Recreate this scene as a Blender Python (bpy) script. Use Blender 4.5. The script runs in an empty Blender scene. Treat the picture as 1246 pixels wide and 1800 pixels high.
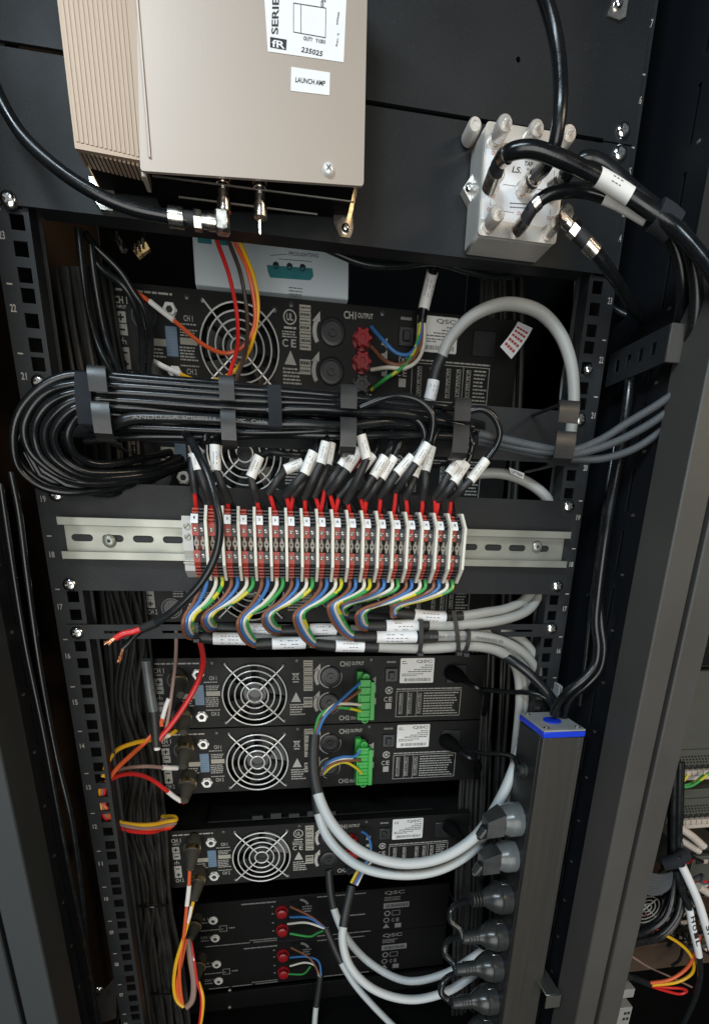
import bpy, math, random
from mathutils import Vector, Matrix
from mathutils.geometry import tessellate_polygon
import numpy as np
random.seed(7)
scene = bpy.context.scene
COL = scene.collection
S = 0.001                                     # script works in millimetres

# ------------------------------------------------------------------ camera
FPX, PCX, PCY = 930.0, 643.036, 1249.771      # focal length and optical centre, photograph pixels (1246 x 1800)
CAM = np.array([-54.061, -511.717, 11.083])
YAW, PITCH, ROLL = 0.173769, 0.327485, -0.028226
_f = np.array([math.sin(YAW)*math.cos(PITCH), math.cos(YAW)*math.cos(PITCH), -math.sin(PITCH)])
_r = np.array([math.cos(YAW), -math.sin(YAW), 0.0])
_d = np.cross(_f, _r)
_c, _s = math.cos(ROLL), math.sin(ROLL)
RM = np.array([_c*_r+_s*_d, -_s*_r+_c*_d, _f])
cd = bpy.data.cameras.new('camera')
cam = bpy.data.objects.new('camera', cd); COL.objects.link(cam)
cd.sensor_fit = 'VERTICAL'; cd.sensor_height = 36.0; cd.sensor_width = 36.0
cd.lens = 36.0*FPX/1800.0
cd.shift_x = (623.0-PCX)/1800.0; cd.shift_y = (PCY-900.0)/1800.0
cd.clip_start = 0.02; cd.clip_end = 50.0
mw = Matrix.Identity(4)
for i in range(3):
    mw[i][0] = RM[0][i]; mw[i][1] = -RM[1][i]; mw[i][2] = -RM[2][i]; mw[i][3] = CAM[i]*S
cam.matrix_world = mw
scene.camera = cam

# ------------------------------------------------------------------ light: dim room, added frontal fill and ceiling luminaires behind the photographer
w = bpy.data.worlds.new('World'); scene.world = w; w.use_nodes = True
w.node_tree.nodes['Background'].inputs[0].default_value = (0.80, 0.88, 1.0, 1)
w.node_tree.nodes['Background'].inputs[1].default_value = 0.015
def area(name, loc, target, sx, sy, power, col):
    l = bpy.data.lights.new(name, 'AREA'); l.shape = 'RECTANGLE'; l.size = sx; l.size_y = sy
    l.energy = power; l.color = col
    o = bpy.data.objects.new(name, l); COL.objects.link(o)
    o.location = loc
    o.rotation_euler = (Vector(target)-Vector(loc)).to_track_quat('-Z', 'Y').to_euler()
    return o
area('ceiling_lamp', (-0.80, -1.25, 1.15), (0, 0, 0.0), 1.0, 0.22, 24, (0.74, 0.89, 1.0))
area('ceiling_lamp', (1.60, -1.50, 0.95), (0, 0, 0.0), 1.1, 0.22, 15, (1.0, 0.80, 0.58))
area('frontal_fill', (-0.2, -2.1, -0.35), (0, 0, 0.0), 1.5, 1.8, 32, (0.98, 0.98, 0.95))  # fill added low in front to brighten the control box under the panels
vs = scene.view_settings
vs.view_transform = 'Standard'; vs.look = 'None'; vs.exposure = 0.0; vs.gamma = 1.0
vs.use_curve_mapping = False

# ------------------------------------------------------------------ pixel helpers
def P(x, y, Y):
    """point on the vertical plane at depth Y (mm) that the photograph shows at pixel x, y"""
    d = RM.T @ np.array([(x-PCX)/FPX, (y-PCY)/FPX, 1.0])
    return CAM + d*((Y-CAM[1])/d[1])
def PP(pts, Y=None):
    out = []
    for p in pts:
        if isinstance(p, np.ndarray): out.append(p)
        elif len(p) == 3: out.append(P(*p))
        else: out.append(P(p[0], p[1], Y))
    return out
def V(x, y, z): return np.array([x, y, z], float)

# ------------------------------------------------------------------ materials
def mat(name, col, rough=0.5, metal=0.0, var=0.0, vscale=40.0, bump=0.0, bscale=400.0, rvar=0.0, coat=0.0, stretch=None, dust=0.0, spec=0.5):
    m = bpy.data.materials.new(name); m.use_nodes = True
    nt = m.node_tree; b = nt.nodes['Principled BSDF']
    b.inputs['Base Color'].default_value = (*col, 1); b.inputs['Roughness'].default_value = rough
    b.inputs['Metallic'].default_value = metal
    b.inputs['Specular IOR Level'].default_value = spec
    if coat: b.inputs['Coat Weight'].default_value = coat
    tc = nt.nodes.new('ShaderNodeTexCoord'); src = tc.outputs['Object']
    if stretch:
        mp = nt.nodes.new('ShaderNodeMapping'); mp.inputs['Scale'].default_value = stretch
        nt.links.new(src, mp.inputs[0]); src = mp.outputs[0]
    cur = None
    if var or rvar:
        n = nt.nodes.new('ShaderNodeTexNoise'); n.inputs['Scale'].default_value = vscale
        n.inputs['Detail'].default_value = 5.0; nt.links.new(src, n.inputs['Vector'])
        if var:
            mx = nt.nodes.new('ShaderNodeMix'); mx.data_type = 'RGBA'
            mx.inputs[6].default_value = (*[max(0, c*(1-var)) for c in col], 1)
            mx.inputs[7].default_value = (*[min(1, c*(1+var)) for c in col], 1)
            nt.links.new(n.outputs['Fac'], mx.inputs[0]); cur = mx.outputs[2]
            nt.links.new(cur, b.inputs['Base Color'])
        if rvar:
            mr = nt.nodes.new('ShaderNodeMapRange')
            mr.inputs['From Min'].default_value = 0.3; mr.inputs['From Max'].default_value = 0.7
            mr.inputs['To Min'].default_value = max(0.02, rough-rvar); mr.inputs['To Max'].default_value = min(1, rough+rvar)
            nt.links.new(n.outputs['Fac'], mr.inputs['Value']); nt.links.new(mr.outputs[0], b.inputs['Roughness'])
    if dust:
        n3 = nt.nodes.new('ShaderNodeTexNoise'); n3.inputs['Scale'].default_value = 700.0; n3.inputs['Detail'].default_value = 2.0
        nt.links.new(tc.outputs['Object'], n3.inputs['Vector'])
        rp = nt.nodes.new('ShaderNodeMapRange'); rp.inputs['From Min'].default_value = 0.62; rp.inputs['From Max'].default_value = 0.78
        rp.inputs['To Max'].default_value = dust
        nt.links.new(n3.outputs['Fac'], rp.inputs['Value'])
        m2 = nt.nodes.new('ShaderNodeMix'); m2.data_type = 'RGBA'
        m2.inputs[6].default_value = (*col, 1); m2.inputs[7].default_value = (0.30, 0.28, 0.25, 1)
        if cur: nt.links.new(cur, m2.inputs[6])
        nt.links.new(rp.outputs[0], m2.inputs[0]); nt.links.new(m2.outputs[2], b.inputs['Base Color'])
    if bump:
        n2 = nt.nodes.new('ShaderNodeTexNoise'); n2.inputs['Scale'].default_value = bscale; n2.inputs['Detail'].default_value = 3.0
        nt.links.new(src, n2.inputs['Vector'])
        bp = nt.nodes.new('ShaderNodeBump'); bp.inputs['Strength'].default_value = bump; bp.inputs['Distance'].default_value = 0.0004
        nt.links.new(n2.outputs['Fac'], bp.inputs['Height']); nt.links.new(bp.outputs[0], b.inputs['Normal'])
    return m
M = {}
M['panel'] = mat('black_powder_coat', (0.0115, 0.013, 0.0145), 0.48, var=0.2, vscale=14, bump=0.35, bscale=1500, rvar=0.08, dust=0.05, spec=0.32)
M['rail'] = mat('rail_paint', (0.014, 0.016, 0.018), 0.46, var=0.3, vscale=30, bump=0.2, bscale=1200, rvar=0.1, dust=0.10, spec=0.35)
M['post'] = mat('charcoal_powder_coat', (0.062, 0.059, 0.053), 0.48, var=0.14, vscale=9, bump=0.5, bscale=2200, rvar=0.08, dust=0.05)
M['deep'] = mat('cabinet_black', (0.003, 0.003, 0.003), 0.85, var=0.4, vscale=8, spec=0.1)
M['sideplate'] = mat('side_plate_paint', (0.007, 0.0082, 0.0105), 0.45, var=0.3, vscale=9, bump=0.2, bscale=1500, spec=0.3)
M['brown'] = mat('brown_board', (0.075, 0.048, 0.030), 0.7, var=0.4, vscale=12)
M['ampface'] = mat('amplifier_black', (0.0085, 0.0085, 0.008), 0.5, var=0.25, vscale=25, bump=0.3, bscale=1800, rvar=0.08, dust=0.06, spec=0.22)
M['cable'] = mat('black_cable_jacket', (0.007, 0.008, 0.009), 0.24, var=0.35, vscale=60, rvar=0.10, bump=0.12, bscale=500, dust=0.05)
M['cable2'] = mat('dark_grey_cable_jacket', (0.012, 0.014, 0.015), 0.28, var=0.3, vscale=60, rvar=0.1, dust=0.06)
M['armour'] = mat('braided_grey_jacket', (0.075, 0.082, 0.088), 0.5, var=0.4, vscale=900, bump=0.6, bscale=1600, spec=0.3)
M['shrink'] = mat('heat_shrink', (0.018, 0.018, 0.018), 0.48, var=0.3, vscale=80, bump=0.25, bscale=350)
M['grey'] = mat('grey_cable_jacket', (0.36, 0.36, 0.335), 0.46, var=0.10, vscale=30, rvar=0.1, bump=0.1, bscale=300, dust=0.15)
M['grey2'] = mat('pale_grey_cable_jacket', (0.49, 0.52, 0.52), 0.44, var=0.08, vscale=30, rvar=0.1, bump=0.1, bscale=300, dust=0.12)
M['sleeve'] = mat('label_sleeve', (0.82, 0.81, 0.77), 0.45, var=0.07, vscale=120)
M['paper'] = mat('label_paper', (0.80, 0.81, 0.82), 0.5, var=0.05, vscale=90)
M['ink'] = mat('black_ink', (0.02, 0.02, 0.022), 0.6, var=0.3, vscale=300)
M['greyink'] = mat('faded_ink', (0.13, 0.13, 0.14), 0.6, var=0.4, vscale=900)
M['redink'] = mat('red_ink', (0.45, 0.07, 0.05), 0.6, var=0.3, vscale=300)
M['print'] = mat('white_print', (0.38, 0.37, 0.335), 0.6, var=0.25, vscale=500)
M['dimprint'] = mat('grey_print', (0.16, 0.16, 0.15), 0.6, var=0.3, vscale=500)  # faint lettering; on the bottom amplifiers, white print with their shade in its colour
M['beige'] = mat('beige_print', (0.36, 0.34, 0.28), 0.6, var=0.2, vscale=400)
M['chrome'] = mat('polished_steel', (0.78, 0.78, 0.77), 0.18, 1.0, rvar=0.1, vscale=200)
M['zinc'] = mat('zinc_plate', (0.31, 0.315, 0.27), 0.40, 0.55, var=0.08, vscale=30, rvar=0.12)
M['nickel'] = mat('nickel_plate', (0.80, 0.74, 0.66), 0.26, 1.0, rvar=0.1, vscale=150)
M['brass'] = mat('brass', (0.62, 0.44, 0.20), 0.3, 1.0, rvar=0.1, vscale=150)
M['copper'] = mat('bare_copper', (0.72, 0.36, 0.20), 0.35, 0.9, var=0.3, vscale=400)
M['alu'] = mat('silver_case', (0.43, 0.362, 0.305), 0.42, 0.3, var=0.05, vscale=5, rvar=0.06, bump=0.1, bscale=900)
M['fin'] = mat('champagne_extrusion', (0.39, 0.285, 0.205), 0.46, 0.3, var=0.08, vscale=14, stretch=(90, 90, 1), bump=0.1, bscale=60)
M['cast'] = mat('cast_zinc', (0.74, 0.71, 0.66), 0.34, 0.5, var=0.08, vscale=40, rvar=0.1)
M['steel'] = mat('dull_steel', (0.36, 0.35, 0.32), 0.36, 0.9, var=0.2, vscale=120)
M['lever'] = mat('tarnished_lever', (0.24, 0.22, 0.18), 0.45, 0.2, var=0.3, vscale=200)
M['guard'] = mat('guard_wire', (0.80, 0.80, 0.76), 0.32, 0.25, var=0.1, vscale=90)
M['lowamp'] = mat('shaded_amplifier_black', (0.0035, 0.0035, 0.0035), 0.55, var=0.3, vscale=25, spec=0.2)  # darker copy of amplifier black, shade of the bottom recess put into the colour
M['bundle'] = mat('lightened_black_jacket', (0.024, 0.024, 0.022), 0.45, var=0.45, vscale=50, rvar=0.1, dust=0.12)  # black jacket lightened in colour in place of light on the rear bundles
M['boot'] = mat('dusty_boot', (0.050, 0.047, 0.036), 0.55, var=0.35, vscale=60, dust=0.2)
M['palenickel'] = mat('pale_nickel', (0.76, 0.71, 0.65), 0.28, 0.5, var=0.08, vscale=90, rvar=0.08)
M['leftpost'] = mat('left_post_cool_shade', (0.036, 0.041, 0.042), 0.5, var=0.15, vscale=9, bump=0.4, bscale=2200, dust=0.05, spec=0.35)  # left posts: charcoal made darker and bluer, cool dim light put into the colour
M['hook'] = mat('hook_black', (0.022, 0.022, 0.022), 0.36, var=0.25, vscale=40, rvar=0.1, dust=0.08)
M['velcro'] = mat('hook_and_loop', (0.010, 0.013, 0.018), 0.9, var=0.4, vscale=500, bump=0.7, bscale=1500)
M['plug'] = mat('black_plug', (0.028, 0.030, 0.030), 0.34, var=0.25, vscale=40, rvar=0.12, bump=0.2, bscale=700, dust=0.10)
M['plugclear'] = mat('smoked_plug', (0.11, 0.12, 0.12), 0.30, var=0.3, vscale=60, rvar=0.1, dust=0.10)
M['pdu'] = mat('anodised_dark', (0.052, 0.048, 0.040), 0.44, 0.25, var=0.14, vscale=10, stretch=(60, 60, 1.0), rvar=0.05, bump=0.1, bscale=60)
M['pduside'] = mat('strip_plastic', (0.014, 0.014, 0.015), 0.42, var=0.3, vscale=40, dust=0.08)
M['blue'] = mat('blue_plastic', (0.006, 0.045, 0.62), 0.36, var=0.1, vscale=60)
M['capgrey'] = mat('cap_grey', (0.30, 0.30, 0.29), 0.5, var=0.2, vscale=70)
M['tbred'] = mat('terminal_red', (0.36, 0.036, 0.017), 0.42, var=0.14, vscale=70, dust=0.10)
M['tbblack'] = mat('terminal_black', (0.016, 0.017, 0.017), 0.42, var=0.3, vscale=70, dust=0.12)
M['tbwhite'] = mat('partition_ivory', (0.72, 0.69, 0.60), 0.46, var=0.07, vscale=60, dust=0.12)
M['tbgrey'] = mat('terminal_grey', (0.52, 0.51, 0.47), 0.45, var=0.08, vscale=60)
M['w_brown'] = mat('brown_insulation', (0.22, 0.085, 0.045), 0.42, var=0.12, vscale=60)
M['w_blue'] = mat('blue_insulation', (0.045, 0.17, 0.44), 0.40, var=0.12, vscale=60)
M['w_white'] = mat('ivory_insulation', (0.72, 0.68, 0.58), 0.42, var=0.06, vscale=60)
M['w_green'] = mat('green_insulation', (0.045, 0.32, 0.075), 0.40, var=0.12, vscale=60)
M['w_yellow'] = mat('yellow_insulation', (0.62, 0.52, 0.03), 0.40, var=0.1, vscale=60)
M['w_red'] = mat('red_insulation', (0.62, 0.022, 0.020), 0.36, var=0.12, vscale=60)
M['w_orange'] = mat('orange_insulation', (0.72, 0.12, 0.035), 0.38, var=0.1, vscale=60)
M['w_amber'] = mat('amber_insulation', (0.78, 0.44, 0.018), 0.38, var=0.1, vscale=60)
M['w_dark'] = mat('dark_brown_insulation', (0.055, 0.038, 0.030), 0.45, var=0.2, vscale=60)
M['w_mauve'] = mat('mauve_insulation', (0.30, 0.20, 0.17), 0.45, var=0.15, vscale=60)
M['w_black'] = M['cable']
M['post_red'] = mat('binding_post_red', (0.26, 0.006, 0.010), 0.34, var=0.15, vscale=80, coat=0.2)
M['greencon'] = mat('green_connector', (0.045, 0.38, 0.065), 0.42, var=0.1, vscale=60)
M['dip'] = mat('blue_switch', (0.14, 0.22, 0.31), 0.45, var=0.12, vscale=200)
M['lightbox'] = mat('pale_grey_enamel', (0.60, 0.67, 0.70), 0.5, var=0.08, vscale=9)
M['teal'] = mat('teal_print', (0.03, 0.20, 0.22), 0.5, var=0.3, vscale=60)
M['olive'] = mat('grey_chassis', (0.085, 0.088, 0.076), 0.5, var=0.15, vscale=20)
M['socket'] = mat('pale_socket', (0.52, 0.46, 0.40), 0.45, var=0.15, vscale=70)
def two_tone(name, a, b, scale):
    m = mat(name, a, 0.4); nt = m.node_tree
    tc = nt.nodes.new('ShaderNodeTexCoord'); n = nt.nodes.new('ShaderNodeTexNoise'); n.inputs['Scale'].default_value = scale
    r = nt.nodes.new('ShaderNodeValToRGB'); r.color_ramp.interpolation = 'CONSTANT'
    r.color_ramp.elements[0].color = (*a, 1); r.color_ramp.elements[1].position = 0.52; r.color_ramp.elements[1].color = (*b, 1)
    nt.links.new(tc.outputs['Object'], n.inputs['Vector']); nt.links.new(n.outputs['Fac'], r.inputs[0])
    nt.links.new(r.outputs[0], nt.nodes['Principled BSDF'].inputs['Base Color'])
    return m
M['w_gy'] = two_tone('green_yellow_insulation', (0.045, 0.34, 0.075), (0.60, 0.56, 0.03), 60)

# ------------------------------------------------------------------ mesh builder
TXT = {}
def text_mesh(s):
    if s not in TXT:
        c = bpy.data.curves.new('lettering', 'FONT'); c.body = s; c.resolution_u = 3; c.offset = 0.018
        o = bpy.data.objects.new('lettering', c); COL.objects.link(o)
        bpy.context.view_layer.update()
        m = bpy.data.meshes.new_from_object(o.evaluated_get(bpy.context.evaluated_depsgraph_get()))
        v = np.array([(q.co.x, q.co.y) for q in m.vertices]); f = [tuple(p.vertices) for p in m.polygons]
        v -= v.min(0); v /= np.maximum(v.max(0), 1e-6)
        bpy.data.objects.remove(o); bpy.data.curves.remove(c); bpy.data.meshes.remove(m)
        TXT[s] = (v, f)
    return TXT[s]
def frame(d):
    d = np.asarray(d, float); d = d/np.linalg.norm(d)
    a = np.array([0, 0, 1.0]) if abs(d[2]) < 0.9 else np.array([1.0, 0, 0])
    u = np.cross(d, a); u /= np.linalg.norm(u)
    return d, u, np.cross(d, u)
class MB:
    def __init__(s): s.v = []; s.f = []; s.m = []; s.mi = 0
    def add(s, vs, fs):
        b = len(s.v); s.v.extend([tuple(q) for q in vs]); s.f.extend([tuple(i+b for i in f) for f in fs]); s.m.extend([s.mi]*len(fs)); return s
    def box(s, x0, x1, y0, y1, z0, z1, c=0.0):
        if x0 > x1: x0, x1 = x1, x0
        if y0 > y1: y0, y1 = y1, y0
        if z0 > z1: z0, z1 = z1, z0
        if c <= 0:
            vs = [(x, y, z) for x in (x0, x1) for y in (y0, y1) for z in (z0, z1)]
            return s.add(vs, [(0,1,3,2),(4,6,7,5),(0,4,5,1),(2,3,7,6),(0,2,6,4),(1,5,7,3)])
        L = [(x0, x1), (y0, y1), (z0, z1)]; ids = {}; vs = []
        for i in (0, 1):
            for j in (0, 1):
                for k in (0, 1):
                    for ax in range(3):
                        co = [L[0][i], L[1][j], L[2][k]]
                        for a, t in enumerate((i, j, k)):
                            if a != ax: co[a] += c if t == 0 else -c
                        ids[(i, j, k, ax)] = len(vs); vs.append(tuple(co))
        fs = []
        for ax in range(3):
            o = [a for a in range(3) if a != ax]
            for side in (0, 1):
                q = []
                for (p, r) in ((0,0),(1,0),(1,1),(0,1)):
                    t = [0,0,0]; t[ax] = side; t[o[0]] = p; t[o[1]] = r; q.append(ids[(*t, ax)])
                fs.append(tuple(q))
        for ax in range(3):
            o = [a for a in range(3) if a != ax]
            for p in (0, 1):
                for r in (0, 1):
                    t0 = [0,0,0]; t0[o[0]] = p; t0[o[1]] = r; t1 = list(t0); t1[ax] = 1
                    fs.append((ids[(*t0, o[0])], ids[(*t1, o[0])], ids[(*t1, o[1])], ids[(*t0, o[1])]))
        for i in (0, 1):
            for j in (0, 1):
                for k in (0, 1): fs.append((ids[(i,j,k,0)], ids[(i,j,k,1)], ids[(i,j,k,2)]))
        return s.add(vs, fs)
    def lathe(s, p0, d, prof, n=16, cap=True):
        """prof: list of (distance along d, radius)"""
        d, u, v = frame(d); p0 = np.asarray(p0, float); vs = []; fs = []
        for t, r in prof:
            for k in range(n):
                a = 2*math.pi*k/n; vs.append(p0+d*t+(u*math.cos(a)+v*math.sin(a))*r)
        for i in range(len(prof)-1):
            for k in range(n):
                k2 = (k+1) % n; fs.append((i*n+k, i*n+k2, (i+1)*n+k2, (i+1)*n+k))
        if cap:
            fs.append(tuple(range(n))[::-1]); e = (len(prof)-1)*n; fs.append(tuple(range(e, e+n)))
        return s.add(vs, fs)
    def tube(s, pts, r, n=10, taper=None):
        pts = [np.asarray(p, float) for p in pts]; N = len(pts); vs = []; fs = []
        t = [pts[min(i+1, N-1)]-pts[max(i-1, 0)] for i in range(N)]
        t = [q/(np.linalg.norm(q)+1e-9) for q in t]
        _, u, _ = frame(t[0])
        for i in range(N):
            u = u-t[i]*np.dot(u, t[i]); u /= np.linalg.norm(u); v = np.cross(t[i], u)
            rr = r if taper is None else r*taper[i]
            for k in range(n):
                a = 2*math.pi*k/n; vs.append(pts[i]+(u*math.cos(a)+v*math.sin(a))*rr)
        for i in range(N-1):
            for k in range(n):
                k2 = (k+1) % n; fs.append((i*n+k, i*n+k2, (i+1)*n+k2, (i+1)*n+k))
        fs.append(tuple(range(n))[::-1]); fs.append(tuple(range((N-1)*n, N*n)))
        return s.add(vs, fs)
    def quad(s, a, b, c, d): return s.add([a, b, c, d], [(0, 1, 2, 3)])
    def rect(s, x0, x1, z0, z1, Y): return s.quad((x0, Y, z0), (x1, Y, z0), (x1, Y, z1), (x0, Y, z1))
    def text(s, st, o, ex, ez):
        """lettering filling the parallelogram o, o+ex, o+ez"""
        v, f = text_mesh(st); o = np.asarray(o, float); ex = np.asarray(ex, float); ez = np.asarray(ez, float)
        return s.add([o+ex*a+ez*b for a, b in v], f)
    def prism(s, poly, x0, x1):
        """polygon of (y, z) points extruded along x"""
        n = len(poly); vs = [(x0, y, z) for y, z in poly]+[(x1, y, z) for y, z in poly]
        tr = tessellate_polygon([[Vector((y, z, 0)) for y, z in poly]])
        fs = [tuple(t) for t in tr]+[tuple(i+n for i in reversed(t)) for t in tr]
        fs += [(i, (i+1) % n, (i+1) % n+n, i+n) for i in range(n)]
        return s.add(vs, fs)
    def plate(s, outer, holes, y0, y1):
        """plate in the x-z plane with holes, from y0 (front) to y1"""
        loops = [outer]+holes; fl = [p for l in loops for p in l]; n = len(fl)
        tr = tessellate_polygon([[Vector((x, z, 0)) for x, z in l] for l in loops])
        vs = [(x, y0, z) for x, z in fl]+[(x, y1, z) for x, z in fl]
        fs = [tuple(t) for t in tr]+[tuple(i+n for i in reversed(t)) for t in tr]
        b = 0
        for l in loops:
            k = len(l)
            fs += [(b+i, b+(i+1) % k, b+(i+1) % k+n, b+i+n) for i in range(k)]; b += k
        return s.add(vs, fs)
WL = {}
def obj(name, mb, m, parent=None, smooth=True, ang=38, kind=None):
    v = np.array(mb.v, float)
    if parent is not None: org = WL[parent.name]; loc = (0, 0, 0)
    else:
        lo, hi = v.min(0), v.max(0); org = np.array([(lo[0]+hi[0])/2, (lo[1]+hi[1])/2, lo[2]]); loc = tuple(org*S)
    me = bpy.data.meshes.new(name); me.from_pydata(((v-org)*S).tolist(), [], mb.f)
    for q in (m if isinstance(m, (list, tuple)) else [m]): me.materials.append(M[q] if isinstance(q, str) else q)
    if max(mb.m): me.polygons.foreach_set('material_index', mb.m)
    import bmesh as _b
    bm = _b.new(); bm.from_mesh(me); _b.ops.recalc_face_normals(bm, faces=bm.faces); bm.to_mesh(me); bm.free()
    if smooth:
        me.polygons.foreach_set('use_smooth', [True]*len(me.polygons)); me.set_sharp_from_angle(angle=math.radians(ang))
    me.update()
    o = bpy.data.objects.new(name, me); COL.objects.link(o); o.location = loc
    WL[o.name] = org
    if parent is not None: o.parent = parent
    if kind: o['kind'] = kind
    return o
def tag(o, label, cat, group=None, kind=None):
    o['label'] = label; o['category'] = cat
    if group: o['group'] = group
    if kind: o['kind'] = kind
    return o
def thing(name, label, cat, base, group=None):
    o = bpy.data.objects.new(name, None); COL.objects.link(o); o.empty_display_size = 0.02
    o.location = tuple(np.asarray(base, float)*S); WL[o.name] = np.asarray(base, float)
    return tag(o, label, cat, group)
def copy_tree(o, shift, parent=None):
    c = o.copy(); COL.objects.link(c); c.parent = parent
    if parent is None:
        c.location = tuple(Vector(o.location)+Vector(shift)*S); WL[c.name] = WL[o.name]+np.asarray(shift, float)
    for ch in list(o.children): copy_tree(ch, shift, c)
    return c
# ------------------------------------------------------------------ curves
def spline(pts, sub=6):
    pts = [np.asarray(p, float) for p in pts]
    if len(pts) < 3: return [pts[0]+(pts[-1]-pts[0])*i/sub for i in range(sub+1)]
    q = [2*pts[0]-pts[1]]+pts+[2*pts[-1]-pts[-2]]; out = []
    for i in range(1, len(q)-2):
        p0, p1, p2, p3 = q[i-1:i+3]
        t0 = 0.0; t1 = t0+max(1e-3, np.linalg.norm(p1-p0))**0.5; t2 = t1+max(1e-3, np.linalg.norm(p2-p1))**0.5; t3 = t2+max(1e-3, np.linalg.norm(p3-p2))**0.5
        for k in range(sub):
            t = t1+(t2-t1)*k/sub
            a1 = p0*(t1-t)/(t1-t0)+p1*(t-t0)/(t1-t0); a2 = p1*(t2-t)/(t2-t1)+p2*(t-t1)/(t2-t1); a3 = p2*(t3-t)/(t3-t2)+p3*(t-t2)/(t3-t2)
            b1 = a1*(t2-t)/(t2-t0)+a2*(t-t0)/(t2-t0); b2 = a2*(t3-t)/(t3-t1)+a3*(t-t1)/(t3-t1)
            out.append(b1*(t2-t)/(t2-t1)+b2*(t-t1)/(t2-t1))
    out.append(pts[-1]); return out
def tb(pts, r, n=10, sub=6): return MB().tube(spline(pts, sub), r, n)
def part_of(curve, a, b, k=10):
    """piece of a dense curve between the fractions a and b of its length"""
    c = np.array(curve); L = np.concatenate([[0], np.cumsum(np.linalg.norm(np.diff(c, axis=0), axis=1))]); t = np.linspace(a, b, k)*L[-1]
    return [np.array([np.interp(x, L, c[:, j]) for j in range(3)]) for x in t]
def sleeve_marks(mb, pts, r, rows=2, th=0.5):
    """small printed dashes on the front side of a sleeve"""
    for row in range(rows):
        off = (row-(rows-1)/2)*r*0.55
        i = 1
        while i < len(pts)-2:
            if random.random() < 0.75:
                a, b = pts[i], pts[i+1]; t = b-a; t /= np.linalg.norm(t)+1e-9
                f = np.array([0, -1.0, 0]); f = f-t*np.dot(f, t); f /= np.linalg.norm(f); sd = np.cross(t, f)
                base = math.sqrt(max(0.01, (r*1.03)**2-off**2))
                c0 = a+f*base+sd*off; c1 = a+(b-a)*random.uniform(0.55, 0.9)+f*base+sd*off
                mb.quad(c0-sd*th/2, c1-sd*th/2, c1+sd*th/2, c0+sd*th/2)
            i += 1
    return mb
def circle(x, z, r, n=24): return [(x+r*math.cos(2*math.pi*k/n), z+r*math.sin(2*math.pi*k/n)) for k in range(n)]
def slot(x, z, hw, hh, n=6):
    o = []
    for k in range(n+1):
        a = -math.pi/2+math.pi*k/n; o.append((x+hw-hh+hh*math.cos(a), z+hh*math.sin(a)))
    for k in range(n+1):
        a = math.pi/2+math.pi*k/n; o.append((x-hw+hh+hh*math.cos(a), z+hh*math.sin(a)))
    return o
def rack_screw(parent, x, y, z, r=5.0, rot=0.4, m='chrome'):
    """pan head screw with cross recess, head towards -y"""
    mb = MB().lathe((x, y, z), (0, -1, 0), [(0, r), (0.8, r), (1.8, r*0.9), (2.6, r*0.68), (3.0, r*0.4)], 18)
    h = obj('screw', mb, m, parent)
    cr = MB()
    for k in range(2):
        a = rot+k*math.pi/2; dx, dz = math.cos(a), math.sin(a); L, wd = r*0.5, r*0.11; yy = y-3.12-0.06*k
        cr.quad((x-dx*L-dz*wd, yy, z-dz*L+dx*wd), (x+dx*L-dz*wd, yy+(-0.0), z+dz*L+dx*wd), (x+dx*L+dz*wd, yy, z+dz*L-dx*wd), (x-dx*L+dz*wd, yy, z-dz*L-dx*wd))
        cr.box(x-0.3, x+0.3, yy, y-2.5, z-0.3, z+0.3)
    return h, cr
def screw(parent, x, y, z, r=5.0, rot=0.4, m='chrome'):
    h, cr = rack_screw(parent, x, y, z, r, rot, m)
    par = h if parent is not None and parent.parent is None else parent
    WL[h.name] = WL[parent.name]
    if par is h: obj('cross_recess', cr, 'steel', h)
    return h
# ================================================================== rack cabinet
cab = thing('rack_cabinet', 'tall open black equipment rack cabinet with charcoal corner posts holding all the gear', 'rack cabinet', (0, 0, -760))
ZB, ZT = -760.0, 470.0
def rail(xc, sgn):
    """mounting rail: square holes centred on xc, number strip on the outer side"""
    xi, xo = xc-sgn*8.4, xc+sgn*17.0
    h = 4.75; mb = MB()
    mb.box(xi, xc-sgn*h, 0, 2.2, ZB, ZT); mb.box(xc+sgn*h, xo, 0, 2.2, ZB, ZT)
    zs = sorted(k*44.45+22.225+o for k in range(-17, 11) for o in (-15.875, 0, 15.875))
    prev = ZB
    for z in zs:
        mb.box(xc-h, xc+h, 0, 2.2, prev, z-h); prev = z+h
    mb.box(xc-h, xc+h, 0, 2.2, prev, ZT)
    mb.box(xi, xi+sgn*2.0, 2.2, 17, ZB, ZT); mb.box(xo, xo-sgn*2.0, 2.2, 60, ZB, ZT)
    r = obj('mounting_rail', mb, 'rail', cab)
    WL[r.name] = WL[cab.name]
    pr = MB()
    for k in range(-15, 10):
        z = k*44.45
        xt = sgn*241.5; pr.rect(xt-1.9, xt+1.9, z-0.5, z+0.5, -0.35)
        n = 19+k
        if n > 0: pr.text('%02d' % n, (xt-2.0, -0.35, z+44.45*0.66-2.5), (4.0, 0, 0), (0, 0, 5.0))
    obj('unit_numbers', pr, 'print', r, smooth=False, kind='stuff')
    lip = MB().box(xi-sgn*0.2, xi-sgn*3, 17.2, 18.4, ZB, ZT)
    obj('rear_flange', lip, 'rail', r)
rail(-229.8, -1); rail(228.3, 1)
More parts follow.
